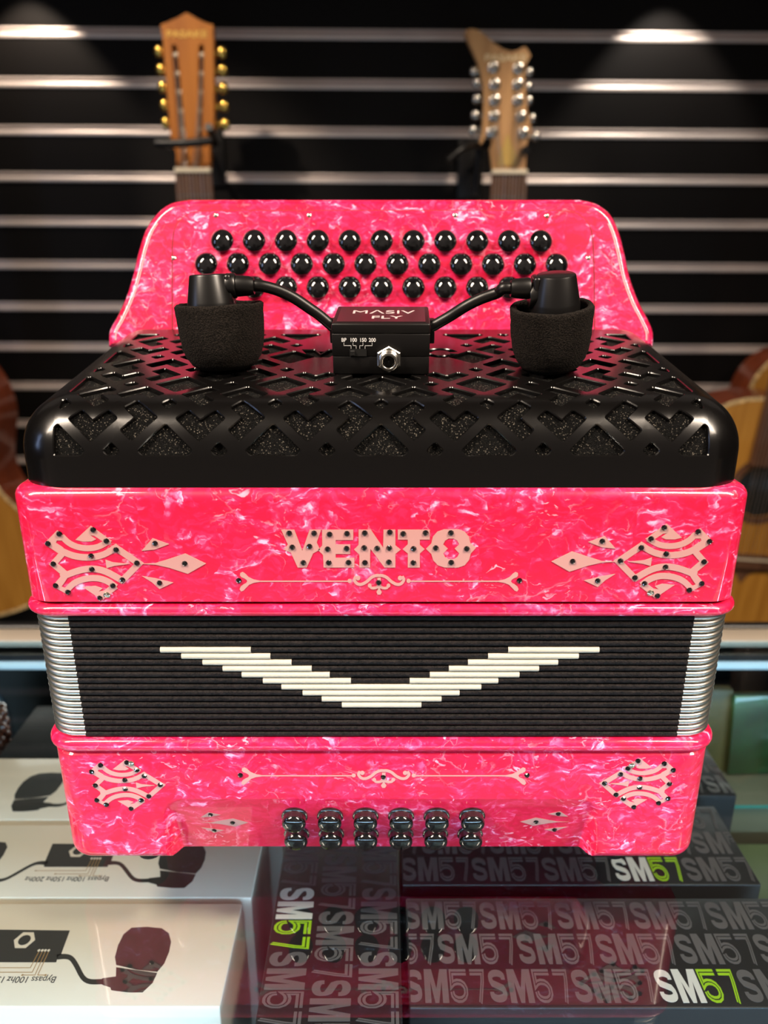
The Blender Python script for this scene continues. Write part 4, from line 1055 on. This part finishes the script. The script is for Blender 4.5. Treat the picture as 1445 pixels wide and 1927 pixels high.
def head_right(g, nl, nw):
    f = lambda p: hpt(0, gr0, (820+p[0]/5.504, 40+p[1]/5.504))
    out = [(300, 130), (310, 95), (345, 82), (400, 85), (440, 98), (520, 155), (600, 230), (700, 292), (780, 316), (840, 305), (880, 285), (918, 265), (950, 300), (980, 360), (935, 440), (915, 520), (918, 650), (930, 800), (955, 980), (992, 1145), (955, 1215), (935, 1300), (922, 1590), (592, 1590), (575, 1450), (560, 1330), (585, 1255), (560, 1185), (520, 1180), (470, 1275), (452, 1262), (480, 1130), (492, 950), (494, 800), (486, 660), (466, 550), (430, 420), (370, 285)]
    bm = bmesh.new(); flat(bm, [[[f(p) for p in out]]], lambda x, z, h: (x, 0.014-h, z), 0.016); hd = finish(bm, 'headstock', WOODW, g, smooth=False)
    a = f((720, 385)); text_mesh('lettering', 'PASAKE', 0.0125, mat('cream_inlay', (0.80, 0.62, 0.36), 0.4), hd, Matrix.Translation((a[0], -0.0024, a[1])) @ Matrix.Rotation(PI/2, 4, 'X'), sx=1.5, bold=0.0004)
    bm = bmesh.new(); flat(bm, [[[f(p) for p in [(640, 1500), (650, 1400), (690, 1300), (740, 1160), (790, 1300), (840, 1400), (850, 1500)]]]], lambda x, z, h: (x, -0.0021-h, z), 0.0015); finish(bm, 'rod_cover', mat('amber_cover', (0.55, 0.36, 0.10), 0.3, coat=1), hd, smooth=False)
    for k, (lp, rp_, lk, rk) in enumerate((((597, 480), (855, 490), (400, 512), (975, 520)), ((610, 655), (850, 655), (425, 630), (960, 672)), ((610, 820), (850, 820), (425, 800), (970, 815)), ((605, 985), (880, 990), (410, 965), (1005, 1000)), ((580, 1150), (905, 1160), (385, 1125), (1038, 1185)))):
        for q, kq, s in ((lp, lk, -1), (rp_, rk, 1)):
            c = f(q); bm = bmesh.new(); M = Matrix.Translation((c[0], -0.002, c[1])) @ Matrix.Rotation(PI/2, 4, 'X')
            lathe(bm, [(0.0088, 0), (0.0088, 0.001), (0.0060, 0.0028), (0.0034, 0.003), (0.0034, 0.0085), (0.0030, 0.009)], M, 18); finish(bm, 'string_post', CHROME, g)
            kk = f(kq); tuner(g, kk[0]-s*0.008, kk[1], s, CHROME, False)
            bm = bmesh.new(); tube(bm, [(c[0], -0.008, c[1]), ((k-2)*0.0035+s*0.012, -0.0115, nl)], 0.0005, 5); finish(bm, 'head_string', STRING, g)
guitar('hanging guitar at the right with curved light brown headstock and chrome tuners', gr0, head_right, WOODW, 'R', nutw=0.0560)
def slim_head(g, nl, nw):
    bm = bmesh.new(); flat(bm, [[[(-nw/2, nl), (nw/2, nl), (0.042, nl+0.05), (0.040, nl+0.17), (0, nl+0.19), (-0.040, nl+0.17), (-0.042, nl+0.05)]]], lambda x, z, h: (x, 0.014-h, z), 0.015); finish(bm, 'headstock', WOODH, g, smooth=False)
    for k in range(5):
        for s in (-1, 1): tuner(g, s*0.043, nl+0.05+k*0.026, s, GOLD, True)
Zg = 0.9
guitar('golden guitar standing behind the counter at the left picture edge', (on_y(-172, 830, Zg).x, Zg, 0.160), slim_head, MAHOG, 'B', roty=R_(-3.5))
guitar('golden guitar behind the counter at the right with strings and bridge in view', (on_y(1432, 925, Zg).x+0.012, Zg, 0.083), slim_head, MAHOG, 'B', roty=R_(4.0))
guitar('rear golden guitar whose shoulder shows at the right between wall and front guitar', (on_y(1548, 760, 1.03).x, 1.035, 0.150), slim_head, MAHOG, 'B', thick=0.07)
bm = bmesh.new(); box(bm, (0, 1.0, -0.712), (2.6, 0.34, 0.58), 0.004, 2)
tag(finish(bm, 'display_plinth', CASEB), 'black plinth behind the counter that carries the standing guitars', 'plinth')

# guitar hangers on the slat wall
def hanger(label, x, z, tilt, arms):
    h = thing('guitar_hanger', label, 'hanger', (x, WY-0.005, z))
    bm = bmesh.new(); box(bm, (0, 0, 0.0), (0.045, 0.012, 0.10), 0.003, 2); tube(bm, [(0, 0, 0), (0, -0.10, 0.005), (0, -0.135, 0.005)], 0.006, 12); finish(bm, 'bracket', RUBBER, h)
    bm = bmesh.new()
    for a in arms: tube(bm, smooth_path(a, 5), 0.0062, 12)
    finish(bm, 'yoke', RUBBER, h); return h
zl = on_y(360, 272, GYH).z; xl_ = on_y(358, 272, GYH).x
hanger('black guitar hanger with bar under the orange headstock at the left', xl_, zl, 0, [[(-0.040, -0.155, 0.004), (0, -0.135, 0.0), (0.040, -0.155, 0.004)], [(-0.040, -0.140, 0.002), (-0.042, -0.195, 0.0)], [(0.036, -0.14, 0.004), (0.036, -0.185, 0.022)], [(-0.046, -0.190, -0.002), (0.0, -0.192, -0.002), (0.040, -0.190, 0.002)]])
zr = on_y(915, 300, GYH).z; xr_ = on_y(905, 300, GYH).x
hanger('black guitar hanger reaching out left of the light brown headstock', xr_, zr, 0, [[(-0.055, -0.19, -0.004), (-0.030, -0.18, 0.014), (0.0, -0.145, 0.022), (0.03, -0.14, 0.018)], [(0.02, -0.14, 0.018), (0.062, -0.15, 0.012), (0.066, -0.19, 0.010)], [(0, -0.13, 0.02), (-0.004, -0.13, -0.05)]])
